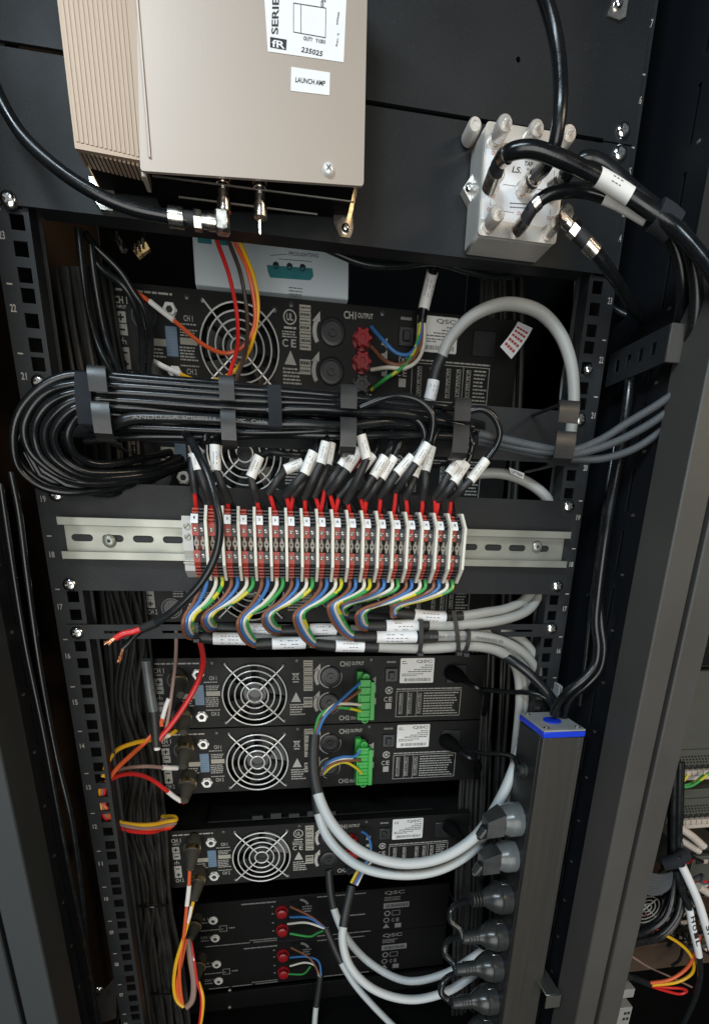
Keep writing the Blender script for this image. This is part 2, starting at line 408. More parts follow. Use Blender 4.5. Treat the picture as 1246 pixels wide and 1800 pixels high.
# charcoal posts (two faces with a groove on the right), inner plates
mb = MB().box(262, 286.5, -112, -70, ZB, ZT, 1.2); obj('post_face', mb, 'post', cab)
mb = MB().box(292.0, 317, -111, -70, ZB, ZT, 1.2); obj('post_face', mb, 'post', cab)
mb = MB().box(-283, -257, -112, -70, ZB, ZT, 1.2); obj('post_face', mb, 'leftpost', cab)
mb = MB().box(-316, -287, -111, -70, ZB, ZT, 1.2); obj('post_face', mb, 'leftpost', cab)
obj('groove_shade_strip', MB().box(286.6, 291.9, -92, -72, ZB, ZT), 'deep', cab)  # black strip behind the gap, the groove's shade put into its colour
# right inner plate with long slots
def side_plate(x, sgn):
    mb = MB()
    t = 2.0*sgn
    ys = [(-69.8, -42), (-38, 75 if sgn > 0 else -30)]
    for a, b in ys: mb.box(x, x+t, a, b, ZB, ZT)
    prev = ZB
    for k in range(-14, 9):
        z = k*52.0
        mb.box(x, x+t, -42, -38, prev, z-18); prev = z+18
    mb.box(x, x+t, -42, -38, prev, ZT)
    o = obj('side_plate', mb, 'sideplate', cab); WL[o.name] = WL[cab.name]
    st = MB()
    for k in range(-14, 9):
        st.box(x-0.6*sgn, x, -52, -49, k*52.0-22, k*52.0-20)
    obj('slot_edge', st, 'steel', o, kind='stuff')
    if sgn > 0: obj('back_flange', MB().box(x-1.0*sgn, x-9*sgn, 75.5, 78, ZB, ZT), 'rail', cab)
side_plate(265, 1); side_plate(-262, -1)
obj('outer_side_panel', MB().box(318, 321, -60, 640, ZB, 760), 'deep', cab)
obj('outer_side_panel', MB().box(-330, -327, -60, 640, ZB, 760), 'brown', cab)
obj('rear_door', MB().box(-326, 317, 640, 645, ZB, 760), 'deep', cab)
obj('roof_plate', MB().box(-326, 317, -60, 640, 760.5, 764), 'deep', cab)
obj('base_plate', MB().box(-326, 317, -60, 640, ZB-4, ZB), 'deep', cab)
# vertical bright edge strips beside the right rail
mb = MB().box(262.2, 263.8, 80, 92, ZB, ZT); obj('edge_trim', mb, 'rail', cab)
mb = MB().box(250, 252, 20, 70, ZB, ZT); obj('edge_trim', mb, 'rail', cab)
# steel foot bracket with a bolt low on the left
br = MB().quad(P(165, 1760, 30), P(205, 1715, 10), P(205, 1790, 10), P(175, 1800, 30))
br.box(-252, -240, 20, 23, -640, -590)
o = obj('corner_bracket', br, 'steel', cab); WL[o.name] = WL[cab.name]
p = P(174, 1739, 8); screw(cab, p[0], p[1], p[2], 4.5)
# screws and clip nuts seen on the right rail
for (x, y) in ((1033, 650), (1110, 596), (1088, 699)):
    p = P(x, y, -2 if x < 1050 else 30); screw(cab, p[0], p[1], p[2], 4.2)
p = P(1018, 648, 1)

# ------------------------------------------------------------------ blank panels and mounted panels
def panel(name, label, x0, x1, z0, z1, screws, outer=None, holes=(), m='panel', y0=-3.2, cat='rack panel'):
    t = thing(name, label, cat, ((x0+x1)/2, -1, z0))
    obj('plate', MB().plate(outer or [(x0, z0), (x1, z0), (x1, z1), (x0, z1)], list(holes), y0, -0.6), m, t)
    for k, (sx, sz) in enumerate(screws): screw(t, sx, y0, sz, 5.9, 0.3+0.7*k)
    return t
up = panel('blank_panel', 'upper black blank panel with a small hole, behind the silver launch amplifier', -241, 239.5, 312.2, 445, [(229.5, 318.5), (-231, 320)],
      outer=[(-241, 312.2), (214, 312.2), (214, 311.0), (239.5, 311.0), (239.5, 445), (-241, 445)], holes=[circle(137, 349, 1.8, 10)])
o = obj('flange', MB().box(-215, 214, -0.4, 30, 443, 445), 'panel', up)
lowp = panel('blank_panel', 'lower black blank panel that carries the nine-port silver splitter', -241, 239.5, 224.5, 309.2, [(229.3, 304.4), (-232, 226.8)],
      outer=[(-241, 224.5), (239.5, 224.5), (239.5, 309.9), (214, 309.9), (214, 309.2), (-241, 309.2)])
obj('flange', MB().box(-215, 214, -0.4, 14, 224.5, 226), 'panel', lowp)
obj('flange', MB().box(-215, 214, -0.4, 14, 307.6, 309.2), 'panel', lowp)
dinp = panel('terminal_backing_panel', 'black three-unit panel behind the silver rail and numbered terminals', -237, 233, -44.8, 43.5, [(-229.8, 33), (228, 39), (-229.8, -40), (228, -36.5)])
mgr = panel('cable_manager_panel', 'black cable manager panel behind the row of cable hooks', -237, 233, 76.5, 119.5, [(-230.2, 113.6), (227.2, 113.6)], m='panel')
lac = panel('lacing_bar', 'flat black lacing bar with slots under the terminal panel', -238, 233, -88.0, -75.0, [(-229.8, -82.3), (228.2, -79.5)],
      holes=[[(x-17, -83), (x+17, -83), (x+17, -80.6), (x-17, -80.6)] for x in (-190, -140, 100, 145, 190)])
p = P(1082, 18, -3.2)
tg = thing('fixing_clip', 'brass-coloured fixing clip with screw at the upper right panel edge', 'clip', p)
mb = MB().plate([tuple(P(*q, -3.4)[[0, 2]]) for q in ((1064, 30), (1076, -4), (1102, -4), (1097, 32), (1086, 38))], [], -5, -3.4)
obj('plate', mb, 'nickel', tg); screw(tg, p[0], -5, p[2]+2, 3.4)

# ------------------------------------------------------------------ DIN rail
din = thing('din_rail', 'silver slotted steel mounting rail across the black terminal panel', 'mounting rail', (0, -8, -19))
zt, zb = 15.8, -18.0
def dr(x0, x1): 
    mb = MB()
    zc = (zt+zb)/2
    holes = []
    x = x0+16
    k = 0
    xs = []
    while x < x1-8: xs.append(x); x += 24.6
    mb.plate([(x0+3, zb+6.5), (x1-3, zb+6.5), (x1-3, zt-6.5), (x0+3, zt-6.5)], [slot(q, zc+0.5, 8.6, 2.9) for q in xs if x0+12 < q < x1-12], -4.6, -3.5)
    mb.box(x0+3, x1-3, -10.2, -3.5, zb+5.6, zb+6.5); mb.box(x0+3, x1-3, -10.2, -3.5, zt-6.5, zt-5.6)
    mb.box(x0, x1, -11.4, -10.2, zb, zb+6.5, 0.3); mb.box(x0, x1, -11.4, -10.2, zt-6.5, zt, 0.3)
    return mb
obj('rail_body', dr(-230, 230.5), 'zinc', din)
for px, py in ((193, 951), (943, 961)):
    p = P(px, py, -5)
    mb = MB().lathe((p[0], -4.6, p[2]), (0, -1, 0), [(0, 5.6), (0.8, 5.6), (2.2, 4.6), (3.0, 2.6), (3.0, 1.5), (2.0, 1.4)], 20); b = obj('bolt', mb, 'zinc', din); WL[b.name] = WL[din.name]
    obj('hex_socket', MB().lathe((p[0], -6.4, p[2]), (0, -1, 0), [(0, 1.5), (0.3, 1.5)], 6), 'ink', b)

# ------------------------------------------------------------------ terminal blocks
ORDW = ['first', 'second', 'third', 'fourth', 'fifth', 'sixth', 'seventh', 'eighth', 'ninth', 'tenth', 'eleventh', 'twelfth', 'thirteenth', 'fourteenth', 'fifteenth', 'sixteenth', 'seventeenth', 'eighteenth']
ZC = -2.0; X0 = -117.6; PIT = 12.62
def block_profile():
    q = [(-11.6, 17), (-11.6, 21), (-24, 26), (-38, 25.5), (-47.5, 16), (-49, 13.2), (-49, 4.2), (-33, 3.6), (-33, -6.6), (-49, -7.2), (-49, -16.5), (-47.5, -19.3), (-38, -29.0), (-24, -29.5), (-11.6, -25), (-11.6, -17)]
    return q
def block(red):
    wdt = 5.0 if red else 4.9
    t = thing('terminal_block', '', 'terminal block', (X0, -12, ZC-17))
    mb = MB().prism(block_profile(), X0, X0+wdt)
    # ribs on the two slopes
    for k in range(4):
        f = k/3.0
        for sg in (1, -1):
            y = -39-8.2*f; z = (24.4-8.0*f) if sg > 0 else (-27.9+8.0*f)
            mb.box(X0+0.25, X0+wdt-0.25, y-2.4, y+1.5, z-0.55, z+0.55)
    obj('housing', mb, 'tbred' if red else 'tbblack', t, smooth=False)
    dk = MB()
    for z in (8.6, -11.6):
        s_ = obj('clamp_screw', MB().lathe((X0+wdt/2, -48.6, z), (0, -1, 0), [(0, 1.75), (0.7, 1.75), (0.95, 1.4)], 12), 'steel', t); WL[s_.name] = WL[t.name]
        obj('slot', MB().box(X0+wdt/2-1.4, X0+wdt/2+1.4, -49.62, -49.4, z-0.25, z+0.25), 'ink', s_)
    bar = MB().plate([(X0+wdt/2+a, ZC+0.5+b) for a, b in ((-0.9, 5.2), (0.9, 5.2), (0.9, 3.0), (1.9, 1.4), (1.9, -1.4), (0.9, -3.0), (0.9, -5.2), (-0.9, -5.2), (-0.9, -3.0), (-1.9, -1.4), (-1.9, 1.4), (-0.9, 3.0))],
                     [circle(X0+wdt/2, ZC+0.5, 0.8, 8)], -46.4, -44.4)
    obj('disconnect_lever', bar, 'lever', t)
    return t
def separator():
    t = MB().prism([(-11.6, 20), (-30, 28), (-42, 27.5), (-54.5, 15.5), (-54.5, -18.5), (-42, -31.5), (-30, -31.5), (-11.6, -24)], X0+10.15, X0+12.35)
    o = obj('partition_plate', t, 'tbwhite')
    return o
red0, blk0, sep0 = block(True), block(False), separator()
for o in (blk0,): o.location.x += 5.15*S
TBX = []
trio = [(red0, blk0, sep0)]+[(copy_tree(red0, (PIT*k, 0, 0)), copy_tree(blk0, (PIT*k, 0, 0)), copy_tree(sep0, (PIT*k, 0, 0))) for k in range(1, 18)]
for k, (r, b, s_) in enumerate(trio):
    n = k+1; x = X0+PIT*k
    tag(r, '%s red terminal block from the left%s' % (ORDW[k], ', without a number tag' if n == 2 else ', tagged with its number'), 'terminal block', 'red terminal blocks')
    tag(b, '%s black terminal block from the left, between red block and ivory plate' % ORDW[k], 'terminal block', 'black terminal blocks')
    tag(s_, '%s ivory partition plate from the left among the terminals' % ORDW[k], 'partition plate', 'ivory partition plates')
    TBX.append((x+2.5, x+7.6))
    if n != 2:
        tgm = obj('number_tag', MB().prism([(-46, 20.6), (-47.6, 20.6), (-52.4, 15.4), (-52.4, 13.6), (-46, 13.6)], x-0.2, x+5.3), 'paper', r)
        WL[tgm.name] = WL[r.name]
        wd = 0.85*len(str(n))+0.2
        obj('number', MB().text(str(n), (x+2.6-wd/2, -51.5, 16.9), (wd, 0, 0), (0, 1.75, 1.9)), 'ink', tgm, smooth=False)
# end stops
for x, lab in ((-126.5, 'grey end stop clamp at the left of terminal 1'), (X0+PIT*18+0.2, 'thin grey end stop at the right end of the terminals')):
    wd = 8.0 if x < 0 else 3.4
    es = thing('end_stop', lab, 'end stop', (x, -12, -22))
    d = 0 if x < 0 else 18
    mb = MB().prism([(-10, 19), (-38+d, 19), (-40+d, 16), (-40+d, -8), (-36+d, -14), (-40+d, -16), (-40+d, -24), (-30+d, -30), (-10, -24)], x, x+wd)
    obj('body', mb, 'tbgrey', es, smooth=False)
    if x < 0:
        for z in (11, 3):
            s_ = obj('clamp_screw', MB().lathe((x+4, -40, z), (0, -1, 0), [(0, 2.7), (0.7, 2.7), (0.9, 2.2)], 14), 'zinc', es); WL[s_.name] = WL[es.name]
            obj('slot', MB().quad((x+2.2, -41.05, z-1.4), (x+2.7, -41.05, z-1.7), (x+5.8, -41.05, z+1.4), (x+5.3, -41.05, z+1.7)), 'ink', s_)
        for z in (-15.5, -17.5): obj('rib', MB().box(x-0.6, x+wd, -42, -38, z-0.5, z+0.5), 'tbgrey', es)

# ------------------------------------------------------------------ launch amplifier
la = thing('launch_amplifier', 'large silver metal launch amplifier box with ribbed side, fixed to the upper panels', 'amplifier', (-60, -5, 225))
YF = -62.0
TLf, TRf = P(239, -40, YF), P(646, -40, YF); BLf, BRf = P(247, 300, YF), P(639, 327, YF)
def on(p, dy): return p+np.array([0, dy, 0])
zt_ = 372.0
def vert(top, bot, z):   # continue an edge up to height z
    return bot+(top-bot)*((z-bot[2])/(top[2]-bot[2]))
TL, TR = vert(TLf, BLf, zt_), vert(TRf, BRf, zt_)
def slab(mb, a, b, c, d, y1):
    """a b c d front corners, back at depth y1"""
    q = [a, b, c, d]; bk = [np.array([p[0], y1, p[2]]) for p in q]
    mb.add(q+bk, [(0,1,2,3),(7,6,5,4),(0,4,5,1),(1,5,6,2),(2,6,7,3),(3,7,4,0)])
    return mb
def rounded(a, b, c, d, r=2.2, n=4):
    """outline through four corners with rounded corner b..c (x-z only)"""
    pts = [np.array(p)[[0, 2]] for p in (a, b, c, d)]; out = []
    for i in range(4):
        p = pts[i]; u = pts[i-1]-p; v = pts[(i+1) % 4]-p; u /= np.linalg.norm(u); v /= np.linalg.norm(v)
        for k in range(n+1):
            t = k/n; q = p+u*r*(1-t)**2+v*r*t**2; out.append(tuple(q))
    return out
cover = MB().plate(rounded(BLf, BRf, TR, TL), [], YF, YF+2.4)
obj('front_cover', cover, 'alu', la)
mb = slab(MB(), BLf+V(2, 3.0, 7), BRf+V(-4, 3.0, 7), TR+V(-4, 3.0, -3), TL+V(2, 3.0, -3), -6)
obj('case', mb, 'deep', la)
for (a, b, dz, y) in ((300, 545, 0, -40), ):
    obj('seam', MB().box(-112, -16, -34, -33, 226.6, 227.4), 'steel', la)
    obj('seam', MB().box(-126, 8, -50, -49, 229.0, 229.7), 'steel', la)
# heat sink: stack of fins running up the left side
hl, hr = P(103, 0, -56), P(240, 0, -56); hbl, hbr = P(130, 258, -56), P(259, 283, -56)
hs = MB()
xL, xR = -170.5, -130.5
mb = MB().plate([(xL, 235.2), (xR+6.5, 233.2), (xR+6.5, 234.5), (xR+6.5, zt_), (xL-0.5, zt_)], [], -55.5, -52.0)
ho = obj('heat_sink', mb, 'fin', la); WL[ho.name] = WL[la.name]
nf = 15
for k in range(nf):
    x = xL+1.0+k*(38.0/(nf-1)); zz = 235.0-k*0.25
    obj('fin', MB().box(x-0.8, x+0.9, -51.9, -36, zz+0.4, zt_), 'fin', ho)
    if k < nf-1: obj('rib', MB().box(x+0.3, x+2.2, -55.95, -55.6, zz+3.4, zt_, 0.12), 'fin', ho)
obj('fin_shade_block', MB().box(xL+2, xR+2, -35.8, -8, 237, zt_), 'deep', ho)  # black block, the shade behind the short fins put into its colour
obj('bracket', MB().box(xR-1.0, xR+2.2, -57.4, -40, 224.5, 238, 0.4), 'alu', la)
obj('edge_strip', MB().box(xR+5.2, xR+6.9, -63.2, -55.9, 232, zt_, 0.3), 'alu', la)
# cover screw
p = P(577, 299, YF); screw(la, p[0], YF, p[2], 4.0, 0.9, 'guard')
# mounting feet
def foot(px, py, w_, h_):
    p = P(px, py, -6)
    f = obj('mounting_foot', MB().plate([(p[0]-w_, p[2]+h_), (p[0]-w_, p[2]-h_*0.2), (p[0]-w_*0.3, p[2]-h_), (p[0]+w_*0.7, p[2]-h_), (p[0]+w_, p[2]-h_*0.5), (p[0]+w_, p[2]+h_)], [], -9, -3.6), 'nickel', la)
    WL[f.name] = WL[la.name]
    obj('foot_web', MB().box(p[0]-w_*0.4, p[0]+w_*0.9, -50, -9, p[2]+h_*0.6, p[2]+h_*1.0), 'brass', la)
    return p
p = foot(603, 392, 7.5, 10); screw(la, p[0]+1.5, -9, p[2]-4.5, 3.2, 0.2)
foot(183, 345, 8, 9)
# ports under the case
def fport(px, y0, y1, pin):
    a, b = P(px, y0, -45), P(px, y1, -45)
    L = a[2]-b[2]
    pr = obj('coax_port', MB().lathe(a, (0, 0, -1), [(0, 4.4), (L*0.35, 4.4), (L*0.35, 3.7), (L*0.72, 3.7), (L*0.72, 4.6), (L, 4.6), (L, 3.0)], 18), 'nickel', la); WL[pr.name] = WL[la.name]
    obj('hex_nut', MB().lathe(a+V(0, 0, -L*0.1), (0, 0, -1), [(0, 5.4), (3.2, 5.4)], 6), 'brass', pr)
    if pin: obj('centre_pin', MB().lathe(b, (0, 0, -1), [(0, 1.2), (9.5, 1.1), (10.2, 0.4)], 8), 'nickel', pr)
fport(391, 296, 372, False); fport(456, 303, 383, True)
# stickers
def dec(parent, name, m, corners, Y, lift=0.3):
    q = [P(x, y, Y) for x, y in corners]
    mb = MB(); mb.plate([tuple(c[[0, 2]]) for c in q], [], Y-lift, Y-0.05)
    o = obj(name, mb, m, parent, smooth=False); WL[o.name] = WL[parent.name]
    return o
def ptext(mb, st, x0, y0, x1, y1, x2, y2, Y):
    """text whose lower left is pixel 0, lower right pixel 1, upper left pixel 2 on plane Y"""
    a, b, c = P(x0, y0, Y), P(x1, y1, Y), P(x2, y2, Y)
    return mb.text(st, a, b-a, c-a)
YS = YF
s1 = dec(la, 'rating_label', 'paper', [(471, 91), (604, 110), (610, -30), (463, -30)], YS)
mb = MB()
ptext(mb, 'SERIE', 489, 60, 491, -4, 477, 60, YS-0.5)
ptext(mb, '235025', 529, 91, 566, 99, 531, 82, YS-0.5)
ptext(mb, 'Rev. 2', 593, 81, 596, 58, 590, 81, YS-0.5); ptext(mb, '07FR00', 594, 43, 597, 21, 591, 43, YS-0.5)
def pline(mb, x0, y0, x1, y1, th, Y):
    a, b = P(x0, y0, Y), P(x1, y1, Y); t = (b-a)/np.linalg.norm(b-a); n = np.array([-t[2], 0, t[0]])*th/2
    mb.quad(a-n, b-n, b+n, a+n)
for l in ((516, 5, 573, 14), (516, 5, 516, 56), (516, 56, 572, 66), (573, 14, 572, 66), (529, 8, 529, 58)): pline(mb, *l, 0.35, YS-0.5)
ptext(mb, 'OUTY', 533, 70, 549, 73, 534, 63, YS-0.6); ptext(mb, 'Y1001', 554, 74, 571, 77, 555, 67, YS-0.6)
pline(mb, 565, 2, 565, 12, 0.5, YS-0.6); pline(mb, 568, 2, 568, 13, 0.5, YS-0.6); ptext(mb, 'IN', 565, 3, 572, 4, 566, -4, YS-0.6)
obj('label_print', mb, 'ink', s1, smooth=False)
lg = MB().plate([tuple(P(x, y, YS)[[0, 2]]) for x, y in ((475, 84), (503, 89), (504, 71), (475, 66))], [], YS-0.55, YS-0.4)
obj('logo_field', lg, 'ink', s1, smooth=False)
mb = MB(); ptext(mb, 'fR', 478, 82, 501, 86, 478, 69, YS-0.75); obj('logo', mb, 'paper', s1, smooth=False)
s2 = dec(la, 'name_sticker', 'paper', [(511, 160), (579, 168), (580, 128), (512, 118)], YS)
mb = MB(); ptext(mb, 'LAUNCH AMP', 519, 144, 571, 151, 520, 135, YS-0.5); obj('sticker_lettering', mb, 'ink', s2, smooth=False)

# ------------------------------------------------------------------ splitter
sp = thing('coax_splitter', 'cast silver nine-port coax splitter with black cables, right on the lower panel', 'splitter', (137, -4, 226))
YSF = -36.0
fx0, fx1, fz0, fz1 = 105.0, 168.5, 225.8, 292.0
obj('housing', MB().box(fx0, fx1, -34.4, -3.6, fz0, fz1, 2.0), 'cast', sp)
obj('face_rim', MB().plate(rounded((fx0, 0, fz0), (fx1, 0, fz0), (fx1, 0, fz1), (fx0, 0, fz1), 3), [], YSF, -34.3), 'cast', sp)
fl = obj('printed_label', MB().plate([(fx0+1.5, 235.5), (fx1-1.5, 235.5), (fx1-1.5, 276.5), (fx0+1.5, 276.5)], [], YSF-0.35, YSF-0.05), 'paper', sp, smooth=False); WL[fl.name] = WL[sp.name]
mb = MB()
for st, x, y in (('OUT', 863, 272), ('OUT', 857, 347), ('OUT', 855, 371), ('OUT', 908, 378), ('OUT', 960, 386), ('A', 936, 334)):
    w_ = 13 if len(st) > 1 else 5
    ptext(mb, st, x, y, x+w_, y+2, x+1, y-7, YSF-0.45)
obj('red_lettering', mb, 'redink', fl, smooth=False)
mb = MB()
ptext(mb, 'LS.', 899, 303, 915, 305, 902, 292, YSF-0.45); ptext(mb, 'TAP', 920, 291, 935, 293, 922, 283, YSF-0.45)
ptext(mb, 'IN', 925, 300, 931, 301, 926, 295, YSF-0.45)
for l in ((868, 276, 867, 300), (862, 350, 861, 362), (884, 324, 905, 327), (941, 332, 956, 334), (884, 371, 903, 374), (967, 368, 966, 378), (974, 300, 973, 315)): pline(mb, *l, 0.3, YSF-0.45)
for y, x1 in ((357, 930), (364, 925)):
    x = 896
    while x < x1: pline(mb, x, y+(x-896)*0.06, x+3.2, y+(x+3-896)*0.06, 0.7, YSF-0.5); x += 4.0
obj('black_lettering', mb, 'ink', fl, smooth=False)
def lug(px, py, pts, m='cast'):
    l = obj('mounting_lug', MB().plate([tuple(P(x, y, -10)[[0, 2]]) for x, y in pts], [], -12, -4), m, sp); WL[l.name] = WL[sp.name]
    p = P(px, py, -12); screw(sp, p[0], -12, p[2], 3.3, 0.8)
lug(824, 331, [(812, 333), (836, 298), (846, 300), (846, 350), (832, 370)])
obj('earth_post', MB().lathe(P(822, 245, -6), (0, -1, 0), [(0, 5.2), (15, 5.2), (16.5, 4.2), (16.5, 2.6), (15.5, 2.4)], 16), 'cast', sp)
PX = [112.5, 136.0, 160.5]; PZ = [281.5, 255.5, 231.5]
def sport(i, j, L=15.0, cap=False):
    b = V(PX[i], YSF, PZ[j])
    pr = obj('coax_port', MB().lathe(b, (0, -1, 0), [(0, 5.2), (2.5, 5.2), (2.5, 4.3), (L, 4.3), (L, 3.2), (L-1, 3.0)], 18), 'palenickel', sp); WL[pr.name] = WL[sp.name]
    if cap:
        obj('blanking_cap', MB().lathe(b+V(0, -L*0.45, 0), (0, -1, 0), [(0, 5.6), (L*0.72, 5.6), (L*0.8, 4.8), (L*0.8, 1.6), (L*1.05, 1.5), (L*1.08, 1.0)], 14), 'palenickel', pr)
        obj('seal_ring', MB().lathe(b+V(0, -L*0.36, 0), (0, -1, 0), [(0, 5.0), (1.3, 5.0)], 14), 'ink', pr)
    return b+V(0, -L, 0)
for j in range(3):
    for i in range(3): sport(i, j, 15.0, j == 0 or (j == 2 and i == 0))

# ------------------------------------------------------------------ coax cables
def coax_conn(parent, path, r, a=0.0, b=0.06, ring=True):
    """compression connector over the first part of a cable"""
    q = part_of(path, a, b, 3)
    o = obj('connector', MB().tube(part_of(path, a, a+(b-a)*0.45, 4), r*1.12, 16), 'nickel', parent); WL[o.name] = WL[parent.name]
    obj('connector_collar', MB().tube(part_of(path, a+(b-a)*0.40, b, 4), r*1.05, 16), 'ink', o)
    if ring: obj('gold_ring', MB().tube(part_of(path, b-(b-a)*0.16, b+0.004, 3), r*1.16, 16), 'nickel', o)
def coax(label, pts, r, conn=None, sleeve=None, Y=-60, m='cable', base=None):
    c = spline(PP(pts, Y), 8)
    t = thing('coax_cable', label, 'cable', min(c, key=lambda q: q[2]), 'black coax cables at the top of the rack')
    obj('jacket', MB().tube(c, r, 14), m, t)
    if conn: coax_conn(t, c, r, *conn)
    if sleeve:
        q = part_of(c, *sleeve, 10); s_ = obj('label_sleeve', MB().tube(q, r*1.1, 16), 'sleeve', t); WL[s_.name] = WL[t.name]
        obj('sleeve_print', sleeve_marks(MB(), q[2:-2], r*1.1), 'greyink', s_, smooth=False)
    return t
cl = coax('thick black coax sagging from the left edge to the launch amplifier port', [(-60, 60, -45), (-12, 145, -45), (0, 172, -46), (40, 238, -48), (100, 295, -50), (165, 338, -50), (230, 366, -48), (297, 381, -46), (345, 389, -45)], 4.1)
for (a, b, r, m) in ((297, 323, 5.9, 'nickel'), (323, 342, 4.6, 'ink'), (342, 355, 6.0, 'nickel'), (355, 366, 4.2, 'nickel'), (366, 380, 4.8, 'nickel')):
    y = lambda x: 381+(x-297)*0.14
    obj('connector_piece', MB().tube([P(a, y(a), -45), P(b, y(b), -45)], r, 16 if m != 'nickel' or a != 342 else 6), m, cl)
p = P(391, 391, -45); obj('elbow_block', MB().box(p[0]-4.9, p[0]+4.9, -50, -40, p[2]-6.6, p[2]+6.6, 1.6), 'nickel', cl)
coax('black coax dropping from the top edge into the middle splitter port', [(930, 327, -50), (941, 310, -58), (960, 290, -72), (974, 255, -84), (983, 200, -88), (984, 130, -86), (975, 60, -82), (955, -10, -80), (935, -60, -80)], 4.6, (0.0, 0.06))
coax('black coax arching over the splitter with a white sleeve, upper of two', [(859, 333, -48), (868, 310, -56), (878, 285, -66), (896, 268, -76), (930, 262, -82), (975, 275, -84), (1025, 298, -84), (1075, 325, -84), (1130, 362, -88), (1180, 397, -94), (1215, 432, -102), (1248, 474, -110), (1285, 530, -118)], 4.9, (0.0, 0.12), (0.42, 0.54))
coax('black coax with a rounded hump behind the sleeved one, from the right splitter port', [(966, 335, -48), (985, 320, -54), (1003, 297, -62), (1025, 280, -68), (1052, 284, -70), (1085, 310, -74), (1125, 345, -80), (1170, 380, -86), (1203, 420, -92), (1220, 480, -92), (1222, 545, -88), (1208, 610, -78), (1185, 680, -60)], 4.7, (0.0, 0.05))
coax('black coax from the lower middle splitter port with a white sleeve, lower of two', [(908, 404, -48), (922, 388, -56), (935, 366, -62), (957, 346, -66), (990, 336, -68), (1030, 336, -68), (1080, 352, -72), (1130, 380, -78), (1165, 402, -82), (1188, 440, -84), (1198, 500, -80), (1190, 570, -66), (1165, 640, -50)], 4.3, (0.0, 0.1), (0.33, 0.49))
ce = coax('black coax on the right-angle connector at the lower right splitter port', [(1000, 398, -62), (1022, 418, -62), (1048, 446, -60), (1072, 478, -56), (1092, 508, -48), (1112, 540, -36), (1130, 560, -20)], 4.2)
p = P(990, 385, -62)
ebl = obj('elbow_block', MB().lathe(V(PX[2], -51, PZ[2]), (0, -1, 0), [(0, 4.6), (6, 4.6), (6, 6.0), (14, 6.0), (15, 5.2)], 8), 'nickel', ce)
for (a, b, r, m, n) in (((992, 386), (1003, 398), 4.4, 'nickel', 12), ((1003, 398), (1013, 408), 5.6, 'nickel', 6), ((1013, 408), (1030, 426), 4.9, 'ink', 12), ((1030, 426), (1047, 444), 5.4, 'nickel', 12)):
    obj('connector_piece', MB().tube([P(*a, -62), P(*b, -62)], r, n), m, ce)
q = spline([P(1150, 378, -86), P(1166, 388, -87), P(1182, 402, -88)], 5)
tag(obj('cable_strap', MB().tube(q, 10.0, 18), 'velcro'), 'black hook-and-loop strap around the coax cables at upper right', 'cable strap')
tag(obj('thin_cable', tb(PP([(470, 400, 30), (500, 411, 30), (560, 432, 32), (640, 464, 34), (700, 468, 36), (760, 461, 38), (820, 476, 40), (870, 488, 45), (915, 481, 50), (950, 470, 55)]), 2.6), 'cable2'), 'thin dark cable hanging in a shallow wave just under the lower panel', 'cable')
tag(obj('thin_cable', tb(PP([(1020, 490, 40), (1050, 515, 30), (1075, 540, 20), (1105, 556, 10), (1130, 558, 5), (1136, 545, 5), (1122, 532, 5)]), 2.6), 'cable2'), 'thin dark cable curling beside the right rail under the splitter', 'cable')
# ================================================================== amplifiers
YA = 120.0
def A(x, y): q = P(x, y, YA); return q[0], q[2]
AX0, AX1 = -203.0, 212.0
def dashes(mb, x0, x1, z, h, Y, lo=1.2, hi=4.5, gap=0.7):
    x = x0
    while x < x1-0.6:
        w_ = random.uniform(lo, hi); e = min(x+w_, x1)
        mb.rect(x, e, z-h/2, z+h/2, Y); x = e+gap
def para(mb, x0, x1, z0, z1, n, Y, h=None):
    for k in range(n):
        z = z1-(k+0.5)*(z1-z0)/n
        dashes(mb, x0, x1-random.uniform(0, (x1-x0)*0.25), z, h or (z1-z0)/n*0.5, Y)
def prect(mb, x0, y0, x1, y1, Y, pr=True):
    a = A(x0, y1); b = A(x1, y0); mb.rect(a[0], b[0], a[1], b[1], Y)
def frame_rect(mb, x0, x1, z0, z1, t, Y):
    mb.rect(x0, x1, z0, z0+t, Y); mb.rect(x0, x1, z1-t, z1, Y); mb.rect(x0, x0+t, z0+t, z1-t, Y); mb.rect(x1-t, x1, z0+t, z1-t, Y)
def atext(mb, st, x0, x1, ym, hpx, Y):
    """text centred on pixel row ym of amplifier three, upright on its face"""
    a, b = A(x0, ym), A(x1, ym); h = hpx/1.41
    mb.text(st, (a[0], Y, a[1]-h/2), (b[0]-a[0], 0, 0), (0, 0, h))
def arc_poly(mb, cx, cz, r0, r1, a0, a1, Y, n=10):
    for k in range(n):
        a = math.radians(a0+(a1-a0)*k/n); b = math.radians(a0+(a1-a0)*(k+1)/n)
        mb.quad((cx+r0*math.cos(a), Y, cz+r0*math.sin(a)), (cx+r1*math.cos(a), Y, cz+r1*math.sin(a)), (cx+r1*math.cos(b), Y, cz+r1*math.sin(b)), (cx+r0*math.cos(b), Y, cz+r0*math.sin(b)))
